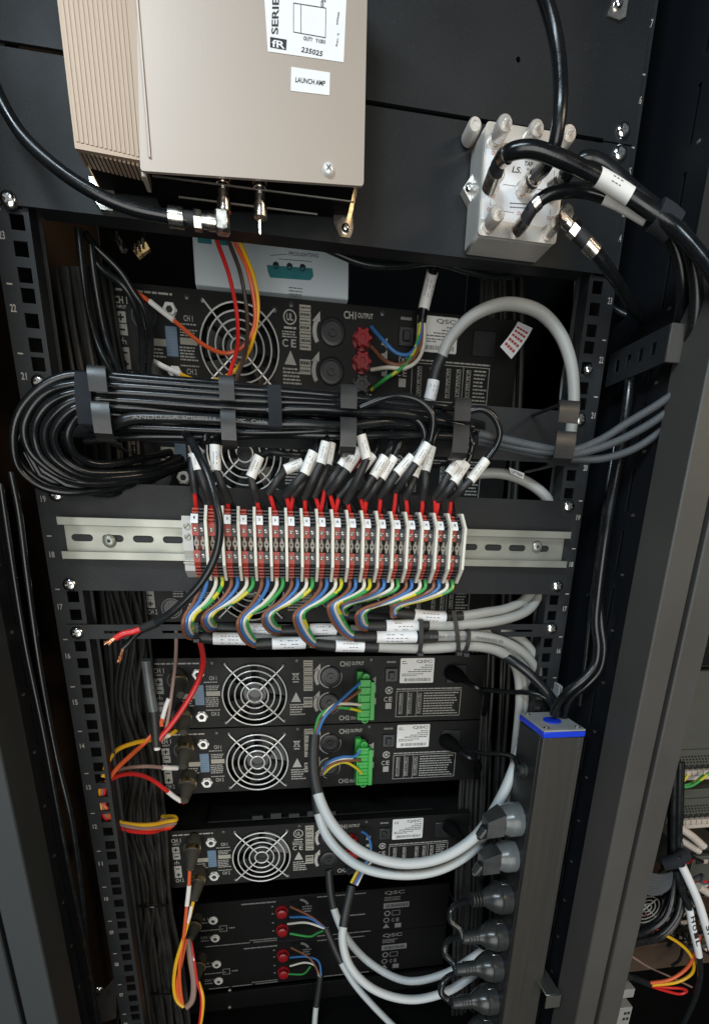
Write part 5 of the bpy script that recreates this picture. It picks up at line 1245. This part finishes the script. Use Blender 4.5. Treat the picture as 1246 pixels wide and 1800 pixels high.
wires('audio_wire', 'orange wire slanting from the left rail up to the black shrink end', [('insulation', 'w_orange', [(187, 1376, 3), (203, 1354, 14), (230, 1328, 36), (252, 1308, 56), (268, 1292, 62)], 2.4)])
wires('audio_wire', 'mauve wire running level to the input of the lower green-connector amplifier', [('insulation', 'w_mauve', [(188, 1366, 6), (200, 1357, 24), (230, 1349, 44), (260, 1347, 58), (286, 1349, 70)], 2.2), ('label_sleeve', 'sleeve', [(286, 1349, 70), (300, 1350, 76), (312, 1350, 82)], 2.9)])
wires('audio_wire', 'red wire arching from the left rail to the lower input plug', [('insulation', 'w_red', [(186, 1384, 3), (194, 1371, 8), (214, 1362, 24), (240, 1361, 44), (268, 1371, 64), (296, 1392, 72)], 2.5), ('label_sleeve', 'sleeve', [(295, 1391, 72), (306, 1400, 76), (318, 1408, 80)], 2.9), ('red_tip', 'w_red', [(317, 1407, 80), (323, 1410, 84), (326, 1406, 90)], 2.5)])
LW = [('w_amber', 'yellow wire, uppermost of the loop returning from the left rail', (178, 1428), (232, 1449), (310, 1443), 0), ('w_mauve', 'mauve wire in the middle of the loop returning from the left rail', (182, 1430), (235, 1454), (308, 1449), 2), ('w_red', 'red wire, lowest of the loop returning from the left rail', (180, 1433), (232, 1461), (300, 1457), 3), ('w_orange', 'orange wire just above the lowest in the loop from the left rail', (186, 1424), (226, 1456), (304, 1453), 1)]
for m, lab, a, b, e, k in LW:
    wires('audio_wire', lab, [('insulation', m, [(179+k*3, 1375, 6), (176+k*2.6, 1392, 6), (177+k*2.4, 1410, 6), (a[0]+3, a[1]-2, 5), (199, b[1]-9-k, 10), (b[0], b[1], 26), (270, b[1]+k*0.5, 44), (e[0]-16, e[1]+1, 58), (e[0], e[1]-2, 66), (e[0]-2, e[1]-7, 72), (e[0]-24, e[1]-8, 84)], 2.3)], grp='wires looping through the left rail')
wires('audio_wire', 'red-orange wire with a white sleeve hanging from the upper plug of the third fan amplifier', [('insulation', 'w_orange', [(334, 1528, 84), (332, 1560, 80), (329, 1590, 76), (324, 1640, 70), (316, 1700, 62), (318, 1745, 58), (322, 1768, 56)], 2.2), ('label_sleeve', 'sleeve', [(333, 1556, 80.4), (331, 1575, 78), (329, 1592, 75.6)], 2.8)])
wires('audio_wire', 'yellow wire hanging in a long loop from the lower plug of the third fan amplifier', [('insulation', 'w_amber', [(341, 1580, 84), (334, 1610, 78), (324, 1645, 70), (310, 1692, 62), (306, 1735, 58), (312, 1760, 56), (323, 1770, 54)], 2.3), ('label_sleeve', 'sleeve', [(337, 1592, 81), (334, 1608, 78), (330, 1622, 75)], 2.4)])
wires('audio_wire', 'second orange wire hanging close beside the yellow loop', [('insulation', 'w_orange', [(328, 1650, 78), (320, 1690, 68), (312, 1725, 62), (315, 1755, 58), (322, 1770, 56)], 2.0)])
wires('audio_wire', 'thin red wire at the right of the yellow loop near the bottom', [('insulation', 'w_red', [(336, 1655, 90), (342, 1690, 80), (347, 1725, 72), (354, 1752, 66), (352, 1790, 60), (348, 1815, 58)], 1.7), ('label_sleeve', 'sleeve', [(338, 1673, 85), (341, 1688, 80.5)], 2.0)])
wires('audio_wire', 'yellow wire leaving the bottom edge right of the loop', [('insulation', 'w_amber', [(349, 1725, 74), (357, 1752, 66), (356, 1780, 62), (350, 1815, 58)], 2.2)])
t = wires('audio_lead', 'dusty dark lead hooked up at the bottom end of the yellow loop', [('jacket', 'w_mauve', [(330, 1650, 90), (336, 1690, 80), (341, 1730, 72), (337, 1760, 62), (326, 1772, 56)], 4.0)], cat='cable')
# input plugs: dusty rubber boots hanging from the sockets
def xlr(lab, top, end, r=9.6, Y=112):
    a, b = P(*top, Y), P(*end, Y-36); d = b-a; L = np.linalg.norm(d)
    t = thing('input_plug', lab, 'plug', b, 'black input plugs on the amplifiers')
    o = obj('shell', MB().lathe(a, d, [(-9, r*0.9), (L*0.02, r), (L*0.36, r), (L*0.38, r*0.9)], 20), 'boot', t); WL[o.name] = WL[t.name]
    obj('metal_band', MB().lathe(a, d, [(L*0.20, r*1.07), (L*0.34, r*1.07)], 20), 'brass', o)
    obj('rubber_boot', MB().lathe(a, d, [(L*0.385, r*0.92), (L*0.6, r*0.8), (L*0.85, r*0.6), (L, r*0.46)], 18), 'boot', t)
xlr('dusty black input plug, upper, on the upper green-connector amplifier', (314, 1192), (318, 1222)); xlr('dusty black input plug, lower, on the upper green-connector amplifier', (322, 1254), (322, 1288))
xlr('dusty black input plug, upper, on the lower green-connector amplifier', (327, 1309), (322, 1348)); xlr('dusty black input plug, lower, on the lower green-connector amplifier', (332, 1370), (325, 1408))
xlr('dusty black input plug, upper, on the third fan amplifier', (341, 1482), (335, 1528)); xlr('dusty black input plug, lower, on the third fan amplifier', (349, 1538), (342, 1582))
xlr('dim black input plug on the upper bottom amplifier', (345, 1620), (336, 1650), 9, 150)
xlr('dim black input plug on the lower bottom amplifier', (353, 1690), (345, 1722), 9, 150)

# ------------------------------------------------------------------ vertical black cable bundles
def bundle(lab, n, path, w_, r, Yr, m='bundle'):
    mb = MB()
    for k in range(n):
        off = random.uniform(-1, 1)*w_; dy = random.uniform(-Yr, Yr)
        pts = [P(x+off*(s_ if len(q) > 3 else 1)+random.uniform(-0.12, 0.12)*w_, y, Y+dy) for q in path for (x, y, Y, s_) in [(*q, 1)[:4]]]
        mb.tube(spline(pts, 5), r*random.uniform(0.8, 1.15), 7)
    return tag(obj('cable_bundle', mb, m, kind='stuff'), lab, 'cable bundle')
bundle('thick bundle of black cables running down behind the left rail', 56, [(150, 470, 120), (175, 600, 120), (205, 780, 120), (215, 1000, 120), (228, 1150, 118), (240, 1300, 116), (252, 1450, 112), (265, 1585, 108), (282, 1700, 108), (300, 1840, 108)], 38, 2.9, 26)
bundle('bundle of black cables in the right rear, behind the grey loops', 26, [(880, 440, 150), (880, 600, 150), (872, 800, 150), (864, 1000, 150), (856, 1200, 150), (846, 1400, 150), (836, 1600, 150), (826, 1830, 150)], 36, 3.0, 20)
bundle('loose black cables crossing the left bundle beside the amplifiers', 7, [(190, 900, 90), (205, 1010, 80), (232, 1120, 84), (222, 1230, 78), (250, 1340, 84), (238, 1450, 80), (268, 1560, 84), (262, 1680, 80), (290, 1830, 84)], 22, 2.6, 8)
bundle('loose dark cables in the upper left between rail and top amplifier', 9, [(120, 470, 70), (135, 560, 68), (150, 640, 64), (165, 740, 56), (180, 850, 50)], 26, 2.4, 10)
for k, (lab, pts) in enumerate((('dusty black cable curving down over the top amplifier inputs, right one', [(150, 410, 70), (163, 428, 76), (211, 476, 84), (235, 513, 88), (253, 541, 90), (264, 585, 88), (262, 661, 70), (255, 760, 40)]),
     ('dusty black cable curving down over the top amplifier inputs, middle one', [(165, 455, 74), (181, 474, 78), (216, 501, 86), (235, 531, 88), (248, 577, 86), (250, 661, 66), (245, 760, 40)]),
     ('dark cable at the upper left, nearest the rail', [(138, 400, 60), (143, 449, 64), (154, 541, 68), (175, 612, 68), (203, 668, 60), (225, 740, 40)]),
     ('dark cable at the upper left, left of the plus and minus marks', [(160, 430, 70), (166, 481, 74), (179, 559, 78), (190, 605, 78), (214, 665, 66), (235, 740, 40)]))):
    single('black_cable', lab, pts, 3.1, 'cable2', group='cables at the upper left')
# ring ties on the left bundle
for lab, x, y, w_ in (('black tie round the left cable bundle, beside the third fan amplifier', 266, 1588, 30), ('black tie round the left cable bundle near the bottom', 284, 1742, 26)):
    pts = [P(x+w_*math.cos(a_), y+6*math.sin(a_), 106-34*math.sin(a_) if math.sin(a_) > 0 else 106-30*math.sin(a_)) for a_ in np.linspace(0, 2*math.pi, 21)]
    tag(obj('cable_tie', MB().tube(pts, 1.6, 6), 'cable2'), lab, 'cable tie')
# cables on the far left in front of the side
single('black_cable', 'dark cable hanging at the far left, inner of two', [(20, 830, -70), (34, 900, -70), (48, 1010, -68), (72, 1180, -64), (100, 1330, -60), (126, 1440, -58), (143, 1560, -54), (155, 1690, -48), (182, 1830, -40)], 2.2, 'cable')
single('black_cable', 'dark cable hanging at the far left, outer of two', [(2, 850, -76), (18, 960, -76), (45, 1130, -74), (76, 1280, -70), (102, 1420, -66), (125, 1540, -62), (150, 1660, -54), (170, 1790, -46), (175, 1830, -44)], 1.8, 'cable')
# small brass-ended connectors in the dark, upper left
for lab, pts, m in (('pale unplugged connector in the dark at the upper left', [(207, 416, 60), (213, 428, 60), (219, 441, 60)], 'nickel'), ('brass multi-pin connector in the dark at the upper left', [(238, 446, 60), (247, 438, 60), (259, 430, 60)], 'brass')):
    t = thing('loose_connector', lab, 'connector', P(*pts[1]))
    obj('body', MB().tube(PP(pts), 3.2 if m == 'nickel' else 5.0, 6), m, t, smooth=False); a, b = P(*pts[-1]), P(*pts[0])
    for k in range(3): q_ = b+(a-b)*(0.2+0.3*k); obj('pin_row', MB().box(q_[0]-1, q_[0]+1, q_[1]-7, q_[1]-5.2, q_[2]-4, q_[2]+3), 'nickel', t)
    obj('lead', tb([a, a+V(-4, 20, 14), a+V(-18, 40, 24)], 2.0, 8), 'cable', t)

# ================================================================== power strip with plugs
PX0, PX1, PY0, PY1, PZT = 204.5, 248.0, -60.0, -6.0, -172.0
pdu = thing('power_strip', 'tall dark metal power strip with blue top trim, in front of the right rail', 'power strip', (226, -33, -760))
body = MB().box(PX0, PX1, PY0, PY1, -800, PZT-6.5, 0.8); obj('metal_body', body, 'pdu', pdu)
obj('socket_face', MB().box(PX0-1.2, PX0-0.05, PY0+5, PY1-5, -800, PZT-7, 0.3), 'pduside', pdu)
for x in (PX0, PX1-5): obj('edge_rib', MB().box(x, x+5, PY0-0.6, PY0-0.02, -800, PZT-7, 0.3), 'pdu', pdu)
tr = obj('blue_trim', MB().box(PX0-0.8, PX1+0.8, PY0-0.8, PY1+0.8, PZT-6.4, PZT-0.4, 0.6), 'blue', pdu)
tc_ = obj('end_cap', MB().box(PX0-0.6, PX1+0.6, PY0-0.6, PY1+0.6, PZT-0.3, PZT+1.6, 0.5), 'capgrey', pdu); WL[tc_.name] = WL[pdu.name]
for x in (PX0+5, PX1-5):
    for y in (PY0+6, PY1-6): obj('cap_screw', MB().lathe((x, y, PZT+1.6), (0, 0, 1), [(0, 3.2), (0.8, 3.2), (0.8, 1.6), (0.2, 1.4)], 6), 'steel', tc_)
obj('cable_gland', MB().lathe((226, -34, PZT+1.6), (0, 0, 1), [(0, 9), (1.4, 9), (1.6, 6.5)], 20), 'blue', tc_)
obj('side_bracket', MB().box(PX1+2, PX1+4, -36, 6, -330, -245, 1), 'rail', pdu)
obj('top_bracket', MB().box(PX1-6, PX1-4, -12, 8, PZT+3, PZT+34, 1), 'capgrey', pdu)
obj('top_bracket', MB().box(PX1+1, PX1+3, -4, 16, PZT-12, PZT+30, 1), 'capgrey', pdu)
single('supply_cable', 'thick black cord rising from the power strip top to the right', [(972, 1256, -34), (982, 1234, -40), (1003, 1211, -48), (1028, 1191, -52), (1045, 1168, -52), (1050, 1137, -50), (1046, 1095, -46), (1050, 1045, -44), (1062, 950, -40), (1075, 870, -36), (1090, 790, -34), (1104, 690, -30), (1110, 620, -20)], 4.4, 'cable')
single('supply_cable', 'black cord bent in a tight loop beside the rising thick cord', [(990, 1262, -26), (1003, 1228, -34), (1030, 1204, -42), (1053, 1178, -46), (1061, 1140, -48), (1056, 1100, -46), (1053, 1050, -40), (1058, 1000, -34), (1068, 920, -28), (1078, 850, -22), (1092, 760, -18)], 3.8, 'cable')
single('supply_cable', 'thin black cord close to the right rail edge above the power strip', [(1018, 1240, -20), (1026, 1180, -26), (1034, 1110, -28), (1040, 1050, -26), (1052, 960, -20), (1066, 860, -14), (1080, 780, -8)], 2.2, 'cable2')
single('supply_cable', 'black cord slanting down behind the power strip top from the grey cables', [(850, 1136, 10), (885, 1153, -4), (915, 1172, -14), (948, 1202, -20), (972, 1232, -22), (984, 1262, -20)], 4.8, 'cable2')
single('supply_cable', 'black cord running level behind the power strip top', [(850, 1212, 50), (890, 1216, 20), (930, 1218, -6), (958, 1226, -16), (976, 1250, -18)], 3.0, 'cable')
single('supply_cable', 'thin cord hanging in a bow right of the power strip top', [(1052, 1080, -4), (1062, 1130, -4), (1066, 1180, -4), (1050, 1240, -6), (1032, 1275, -6), (1020, 1300, -4)], 2.4, 'cable')
# socket rings and plugs on the side facing left
def plug(lab, px, py, kind, Lc=46, cord=None, r=19.0):
    base = P(px, py, -33); z = base[2]; x0 = PX0-1.2; y = -33
    t = thing('power_plug', lab, 'plug', (x0-20, y, z-18), 'mains plugs on the power strip')
    d = (-1, 0, 0)
    if kind == 'angular':
        obj('plug_base', MB().lathe((x0, y, z), d, [(0, r), (11, r), (13, r*0.94), (20, r*0.8)], 22), 'plugclear', t)
        hd = MB()
        a = [(-20, -13, 13), (-20, 13, 13), (-20, 13, -13), (-20, -13, -13)]; b = [(-38, -9, 3), (-38, 9, 3), (-38, 9, -17), (-38, -9, -17)]
        hd.add([(x0+q[0], y+q[1], z+q[2]) for q in a+b], [(0,1,2,3),(7,6,5,4),(0,4,5,1),(1,5,6,2),(2,6,7,3),(3,7,4,0)])
        obj('plug_head', hd, 'plug', t, smooth=False)
        obj('cord_exit', MB().lathe((x0-36, y, z-9), (-0.6, 0, -1), [(0, 6.5), (12, 5.6), (13, 4)], 12), 'plug', t)
    else:
        prof = [(0, r), (12, r), (12.6, r*0.93), (16, r*0.92), (24, r*0.66), (30, r*0.42), (Lc, r*0.36), (Lc+1, r*0.30)]
        obj('plug_body', MB().lathe((x0, y, z), d, prof, 24), 'plug', t)
        rb_ = MB()
        for k in range(4): rb_.lathe((x0-31-k*3.6, y, z), d, [(0, r*0.46), (1.8, r*0.46)], 16)
        obj('strain_relief', rb_, 'plug', t)
        obj('earth_clip', MB().box(x0-10, x0-2, y-3, y+3, z+r-0.4, z+r+0.6, 0.2), 'nickel', t)
    if cord:
        st = V(x0-Lc, y, z) if kind != 'angular' else V(x0-43, y, z-20)
        obj('cord', MB().tube(spline([st]+PP(cord), 6), 4.0 if kind != 'angular' else 3.2, 10), 'cable2', t)
plug('dusty black angular mains plug, topmost on the power strip', 930, 1438, 'angular', cord=[(862, 1470, -20), (858, 1495, 0), (868, 1520, 20), (880, 1560, 40)])
plug('dusty black angular mains plug, second from the top', 922, 1502, 'angular', cord=[(845, 1540, -10), (842, 1565, 10), (850, 1590, 30)], r=18)
plug('short round mains plug, third from the top, with its cord hidden', 912, 1574, 'round', Lc=32, r=19)
plug('long-necked mains plug with a cord looping up, fourth from the top', 904, 1640, 'round', Lc=50, cord=[(808, 1633, -28), (792, 1618, -22), (795, 1596, -14), (820, 1585, -4), (860, 1590, 10), (890, 1600, 20)], r=18.5)
plug('ribbed mains plug with a cord bending back, fifth from the top', 895, 1694, 'round', Lc=54, cord=[(796, 1692, -26), (782, 1676, -18), (786, 1655, -8), (815, 1648, 4), (850, 1665, 16)], r=18.5)
plug('ribbed mains plug, sixth from the top, near the bottom edge', 888, 1752, 'round', Lc=54, cord=[(788, 1758, -28), (775, 1745, -24), (782, 1722, -16), (815, 1708, -4), (850, 1715, 10)], r=18.5)
plug('mains plug cut by the bottom edge, seventh', 880, 1806, 'round', Lc=50, r=18.5)
t = thing('gland_cord', 'thin black cord entering the power strip through a round gland', 'cable', P(925, 1355, -33))
p = P(926, 1353, -33); zg = p[2]
obj('gland', MB().lathe((PX0-1.2, -33, zg), (-1, 0, 0), [(0, 8), (3, 8), (3, 6.2), (7, 6), (8, 4)], 18), 'plug', t)
obj('cord', MB().tube(spline([V(PX0-7, -33, zg)]+PP([(905, 1334, -20), (884, 1326, 10), (850, 1324, 60), (815, 1316, 100), (795, 1308, 116)]), 6), 3.0, 10), 'cable', t)
for lab, x, y in (('dark power connector on the lower green-connector amplifier', 785, 1304), ('dark power connector on the third fan amplifier', 790, 1455), ('dark power connector on the upper green-connector amplifier', 795, 1184)):
    p = P(x, y, 112); t = thing('inlet_connector', lab, 'connector', p, 'amplifier power connectors')
    obj('body', MB().lathe(p+V(0, 6, 0), (0.35, -1, -0.1), [(0, 10), (16, 9), (22, 6), (32, 4)], 18), 'deep', t)
    obj('cord', tb([p+V(10, -24, -4), p+V(22, -34, -10), p+V(40, -20, -24), p+V(52, 10, -60)], 3.4, 8), 'cable', t)
# thin lines right of the rail
single('thin_cable', 'thin dark cable dropping beside the right rail, left of two', [(1078, 845, 20), (1068, 900, 20), (1057, 961, 20), (1043, 1050, 16), (1029, 1136, 10), (1020, 1195, 4), (1012, 1240, 2)], 1.6, 'cable2')
single('thin_cable', 'thin dark cable with a kink beside the right rail, right of two', [(1104, 800, 10), (1097, 850, 10), (1086, 906, 10), (1083, 970, 10), (1066, 1015, 8), (1056, 1044, 4), (1044, 1046, 0)], 2.2, 'cable2')
single('thin_cable', 'short dark cable bow on the right side plate', [(1112, 840, 10), (1118, 875, 10), (1112, 905, 12), (1096, 925, 16)], 2.0, 'cable2')
for lab, x, y in (('small black tie on the right side cables, upper', 1042, 1044), ('small black tie on the right side cables, lower', 1052, 1106)):
    pts = [P(x-12, y+3, -6), P(x, y-2, -10), P(x+10, y-4, -10), P(x+16, y-2, -8), P(x+14, y+5, -8), P(x+4, y+5, -10)]
    tag(obj('cable_tie', MB().tube(spline(pts, 4), 1.3, 6), 'cable2'), lab, 'cable tie')
lb = thing('lower_bracket', 'black metal angle bracket behind the power strip near the bottom', 'bracket', P(985, 1790, -80))
a = P(962, 1752, -84)
obj('top_plate', MB().box(a[0]-2, a[0]+16, -83.9, -30, a[2], a[2]+2, 0.4), 'steel', lb); obj('front_plate', MB().box(a[0]-2, a[0]+16, -86, -84.0, a[2]-16, a[2]+2, 0.4), 'post', lb)

# ================================================================== neighbouring rack, seen past the right posts
YN = 150.0
wl = tag(obj('back_wall', MB().box(420, 1500, 520, 525, -1500, 700), 'deep', kind='structure'), 'dark background behind the neighbouring rack', 'wall')
def nbox(px0, py0, px1, py1, Y, depth):
    a, b = P(px0, py1, Y), P(px1, py0, Y); return a[0], b[0], Y, Y+depth, a[2], b[2]
for k, (lab, y0, y1, yc) in enumerate((('grey perforated equipment chassis with white sockets, upper in the neighbouring rack', 1180, 1344, 1352), ('grey perforated equipment chassis with white sockets, lower in the neighbouring rack', 1385, 1430, 1438))):
    t = thing('rack_chassis', lab, 'equipment', P(1220, y1+22, YN), 'chassis in the neighbouring rack')
    x0, x1, _, _, z0, z1 = nbox(1170, y0, 1300, y1+22, YN, 10)
    vz = P(1220, y1, YN)[2]; pz = P(1220, y1-26, YN)[2]
    obj('case', MB().box(x0, x1, YN+3.2, YN+220, z0, z1, 1), 'olive', t)
    holes = []
    stp = 5.6
    for r_ in range(3):
        for q_ in range(22):
            hx = x0+10+q_*stp+(r_ % 2)*stp/2; hz = vz+4+r_*5.0
            if hx < x1-6: holes.append(circle(hx, hz, 2.0, 6))
    obj('vent_plate', MB().plate([(x0, vz), (x1, vz), (x1, pz), (x0, pz)], holes, YN, YN+1.5), 'olive', t)
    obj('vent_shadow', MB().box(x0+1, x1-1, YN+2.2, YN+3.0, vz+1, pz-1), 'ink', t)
    sx = x0+8
    for q_ in range(12):
        obj('white_socket', MB().box(sx, sx+8.6, YN-8, YN, vz-16, vz-7, 0.8), 'socket', t); obj('socket_gap', MB().box(sx+1, sx+7, YN-1, YN-0.2, vz-6, vz-2), 'ink', t); sx += 10
    obj('socket_bar', MB().box(x0+4, x1-4, YN-6, YN, vz-24, vz-17, 0.5), 'socket', t)
for lab, pts, m in (('green and yellow earth wire in the neighbouring rack, lowest of three', [(1246, 1358, 130), (1232, 1370, 126), (1212, 1382, 124), (1192, 1384, 128)], 'w_gy'), ('green and yellow earth wire in the neighbouring rack, middle of three', [(1236, 1362, 132), (1222, 1374, 130), (1205, 1380, 128), (1190, 1382, 130)], 'w_gy'), ('short yellow-green earth wire in the neighbouring rack, leftmost of three', [(1208, 1362, 134), (1200, 1374, 130), (1190, 1384, 128)], 'w_yellow')):
    single('earth_wire', lab, pts, 2.2, m, 'wire')
# hanging black loom with strap
mb = MB()
for k in range(16):
    o_ = random.uniform(-11, 11); dy = random.uniform(-14, 14)
    mb.tube(spline(PP([(1190+o_, 1340, 70+dy), (1188+o_, 1420, 70+dy), (1187+o_, 1500, 70+dy), (1190+o_*1.4, 1560, 66+dy), (1180+o_*1.8, 1610, 60+dy), (1150+o_*1.5, 1640+o_, 60+dy), (1100, 1655+o_, 60+dy)]), 5), 3.4, 8)
tag(obj('cable_bundle', mb, 'cable2', kind='stuff'), 'bundle of dark cables hanging in the neighbouring rack', 'cable bundle')
mb = MB()
for k in range(9):
    o_ = k*4.4
    mb.tube(spline(PP([(1186+o_*0.3, 1480, 62), (1184+o_*0.3, 1530-o_*0.2, 58), (1172-o_*0.1, 1562-o_*0.7, 56), (1145, 1572-o_, 56), (1120, 1560-o_, 60)]), 5), 2.6, 8)
tag(obj('cable_bundle', mb, 'armour', kind='stuff'), 'grey cables looping left below the strap in the neighbouring rack', 'cable bundle')
tag(obj('cable_strap', MB().tube(spline(PP([(1166, 1518, 52), (1184, 1514, 46), (1204, 1502, 50)]), 4), 10, 14), 'velcro'), 'black strap round the cables of the neighbouring rack', 'cable strap')
def flag_cable(lab, pts, a, b, st, r, textspan):
    c = spline(PP(pts), 8); t = thing('tagged_cable', lab, 'cable', c[-1]); obj('jacket', MB().tube(c, r*0.8, 10), 'cable2', t)
    q = part_of(c, a, b, 10); s_ = obj('white_tape', MB().tube(q, r, 14), 'paper', t); WL[s_.name] = WL[t.name]
    mb = MB(); n = len(st)
    for i, ch in enumerate(st):
        f0 = textspan[0]+(textspan[1]-textspan[0])*i/n; f1 = f0+(textspan[1]-textspan[0])/n*0.72
        p0, p1 = part_of(q, f0, f1, 2); d = p1-p0; u = d/np.linalg.norm(d); fr = V(0, -1, 0)-u*np.dot(V(0, -1, 0), u); fr /= np.linalg.norm(fr); up_ = -np.cross(fr, u)
        if up_[0] < 0: up_ = -up_
        hgt = r*1.25; lift = fr*(r+0.5)
        mb.text(ch, p0+lift-up_*hgt/2, d, up_*hgt)
    obj('handwriting', mb, 'ink', s_, smooth=False)
flag_cable('cable with white tape lettered HOIL in the neighbouring rack', [(1188, 1530, 50), (1198, 1570, 46), (1209, 1592, 42), (1216, 1630, 40), (1226, 1672, 40), (1230, 1710, 44), (1222, 1750, 50), (1195, 1810, 60)], 0.20, 0.48, 'HOIL', 5.2, (0.1, 0.75))
flag_cable('cable with long white tape lettered SPOT in the neighbouring rack', [(1190, 1505, 44), (1198, 1522, 40), (1214, 1556, 36), (1229, 1592, 34), (1240, 1630, 34), (1250, 1668, 36), (1258, 1710, 40)], 0.06, 0.76, 'SPOT', 5.6, (0.66, 1.0))
for lab, pts, m, r in (('yellow wire curving in the neighbouring rack', [(1166, 1642, 66), (1190, 1656, 62), (1208, 1672, 58), (1219, 1694, 56), (1214, 1712, 58), (1190, 1726, 62), (1142, 1732, 68)], 'w_amber', 2.6), ('orange wire curving beside the yellow one in the neighbouring rack', [(1228, 1645, 52), (1222, 1672, 54), (1206, 1702, 58), (1176, 1722, 62), (1142, 1728, 68)], 'w_orange', 2.8), ('red wire loop at the lower right', [(1142, 1732, 70), (1170, 1736, 66), (1200, 1738, 62), (1206, 1742, 62), (1196, 1747, 64), (1170, 1742, 68), (1145, 1734, 70)], 'w_red', 2.3)):
    single('rack_wire', lab, pts, r, m, 'wire', 'wires in the neighbouring rack')
single('rack_cable', 'black cable end feeding the orange and yellow wires at lower right', [(1090, 1712, 74), (1115, 1720, 72), (1142, 1731, 69)], 5.0, 'cable2')
single('rack_cable', 'thin mauve cable slanting at the lower right', [(1108, 1680, 80), (1140, 1700, 90), (1175, 1716, 100), (1215, 1735, 110)], 1.6, 'w_mauve')
single('rack_cable', 'white cable stub in the neighbouring rack, upper of two', [(1190, 1452, 80), (1216, 1470, 74), (1236, 1488, 70)], 5.6, 'socket')
single('rack_cable', 'white cable stub in the neighbouring rack, lower of two', [(1186, 1470, 84), (1208, 1484, 80), (1228, 1496, 78)], 5.0, 'socket')
single('rack_cable', 'white cable at the right edge below the chassis', [(1226, 1558, 70), (1246, 1570, 70), (1270, 1580, 70)], 6.0, 'socket')
# fan of the neighbouring rack and dusty gear
nf_ = thing('rack_fan', 'round wire fan guard in the neighbouring rack', 'fan', P(1140, 1625, 110))
fcn = P(1136, 1596, 110); g_ = MB()
for r_ in (8, 15, 22, 29): g_.tube([fcn+V(r_*math.cos(a_), 0, r_*math.sin(a_)) for a_ in np.linspace(0, 2*math.pi, 33)], 1.1, 6)
for s_ in (1, -1): g_.tube([fcn+V(-24*s_, 0.9, -24), fcn+V(24*s_, 0.9, 24)], 1.1, 6)
obj('fan_guard', g_, 'guard', nf_); obj('fan_plate', MB().box(fcn[0]-44, fcn[0]+44, 114, 118, fcn[2]-40, fcn[2]+40, 0.5), 'ampface', nf_)
dg = thing('dusty_shelf', 'dusty brown equipment shelf at the lower right', 'shelf', P(1190, 1760, 140))
x0, x1, _, _, z0, z1 = nbox(1090, 1640, 1330, 1712, 140, 20); obj('shelf_box', MB().box(x0, x1, 140, 400, z0, z1, 2), 'brown', dg)
pg = thing('grey_module', 'pale grey module with square holes at the lower right corner', 'equipment', P(1100, 1800, 60))
x0, x1, _, _, z0, z1 = nbox(1060, 1770, 1112, 1840, 60, 20)
obj('face', MB().box(x0, x1, 60, 120, z0, z1, 1), 'capgrey', pg)
for q_ in range(4): obj('hole', MB().box(x1-14+(q_ % 2)*6, x1-10+(q_ % 2)*6, 59.3, 59.9, z1-14-(q_//2)*12, z1-9-(q_//2)*12), 'ink', pg)
x0, x1, _, _, z0, z1 = nbox(1060, 1740, 1118, 1762, 60, 20); obj('top_cover', MB().box(x0, x1, 62, 120, z0, z1, 1), 'capgrey', pg)

# more clutter in the neighbouring rack
rk = [('grey vented unit in the neighbouring rack, behind the white taped cables', 1205, 1500, 1300, 1560, 190, 'olive'), ('dark unit at the right edge above the perforated chassis', 1236, 1010, 1330, 1110, 150, 'olive'), ('black unit at the right edge below a shelf', 1215, 1120, 1330, 1172, 160, 'ampface')]
for lab, x0_, y0_, x1_, y1_, Y_, m in rk:
    t = thing('rack_unit', lab, 'equipment', P(x0_, y1_, Y_), 'units in the neighbouring rack'); q = nbox(x0_, y0_, x1_, y1_, Y_, 160)
    obj('case', MB().box(*q, 1.0), m, t); obj('lower_lip', MB().box(q[0], q[1], Y_-4, Y_-0.3, q[4], q[4]+3, 0.5), 'lightbox' if m == 'olive' else 'rail', t)
    for k in range(4): obj('face_block', MB().box(q[0]+6+k*14, q[0]+15+k*14, Y_-3, Y_-0.2, q[5]-14, q[5]-6, 0.5), 'socket' if k % 2 else 'plug', t)
cols = [('cable2', 'tangle of black cables behind the white taped ones in the neighbouring rack', 16, 2.6), ('socket', 'loose white cables in the neighbouring rack', 6, 3.2), ('w_red', 'loose red wires in the neighbouring rack', 4, 1.6), ('armour', 'tangle of grey cables in the neighbouring rack', 8, 2.6)]
for m, lab, n_, r_ in cols:
    mb = MB()
    for k in range(n_):
        y = random.uniform(1500, 1660); x = random.uniform(1150, 1230); c_ = [(x+random.uniform(-10, 10), y, 120)]
        for j in range(4): x += random.uniform(-18, 34); y += random.uniform(-14, 26); c_.append((x, y, random.uniform(90, 150)))
        mb.tube(spline(PP(c_), 5), r_, 7)
    tag(obj('cable_tangle', mb, m, kind='stuff'), lab, 'cables')
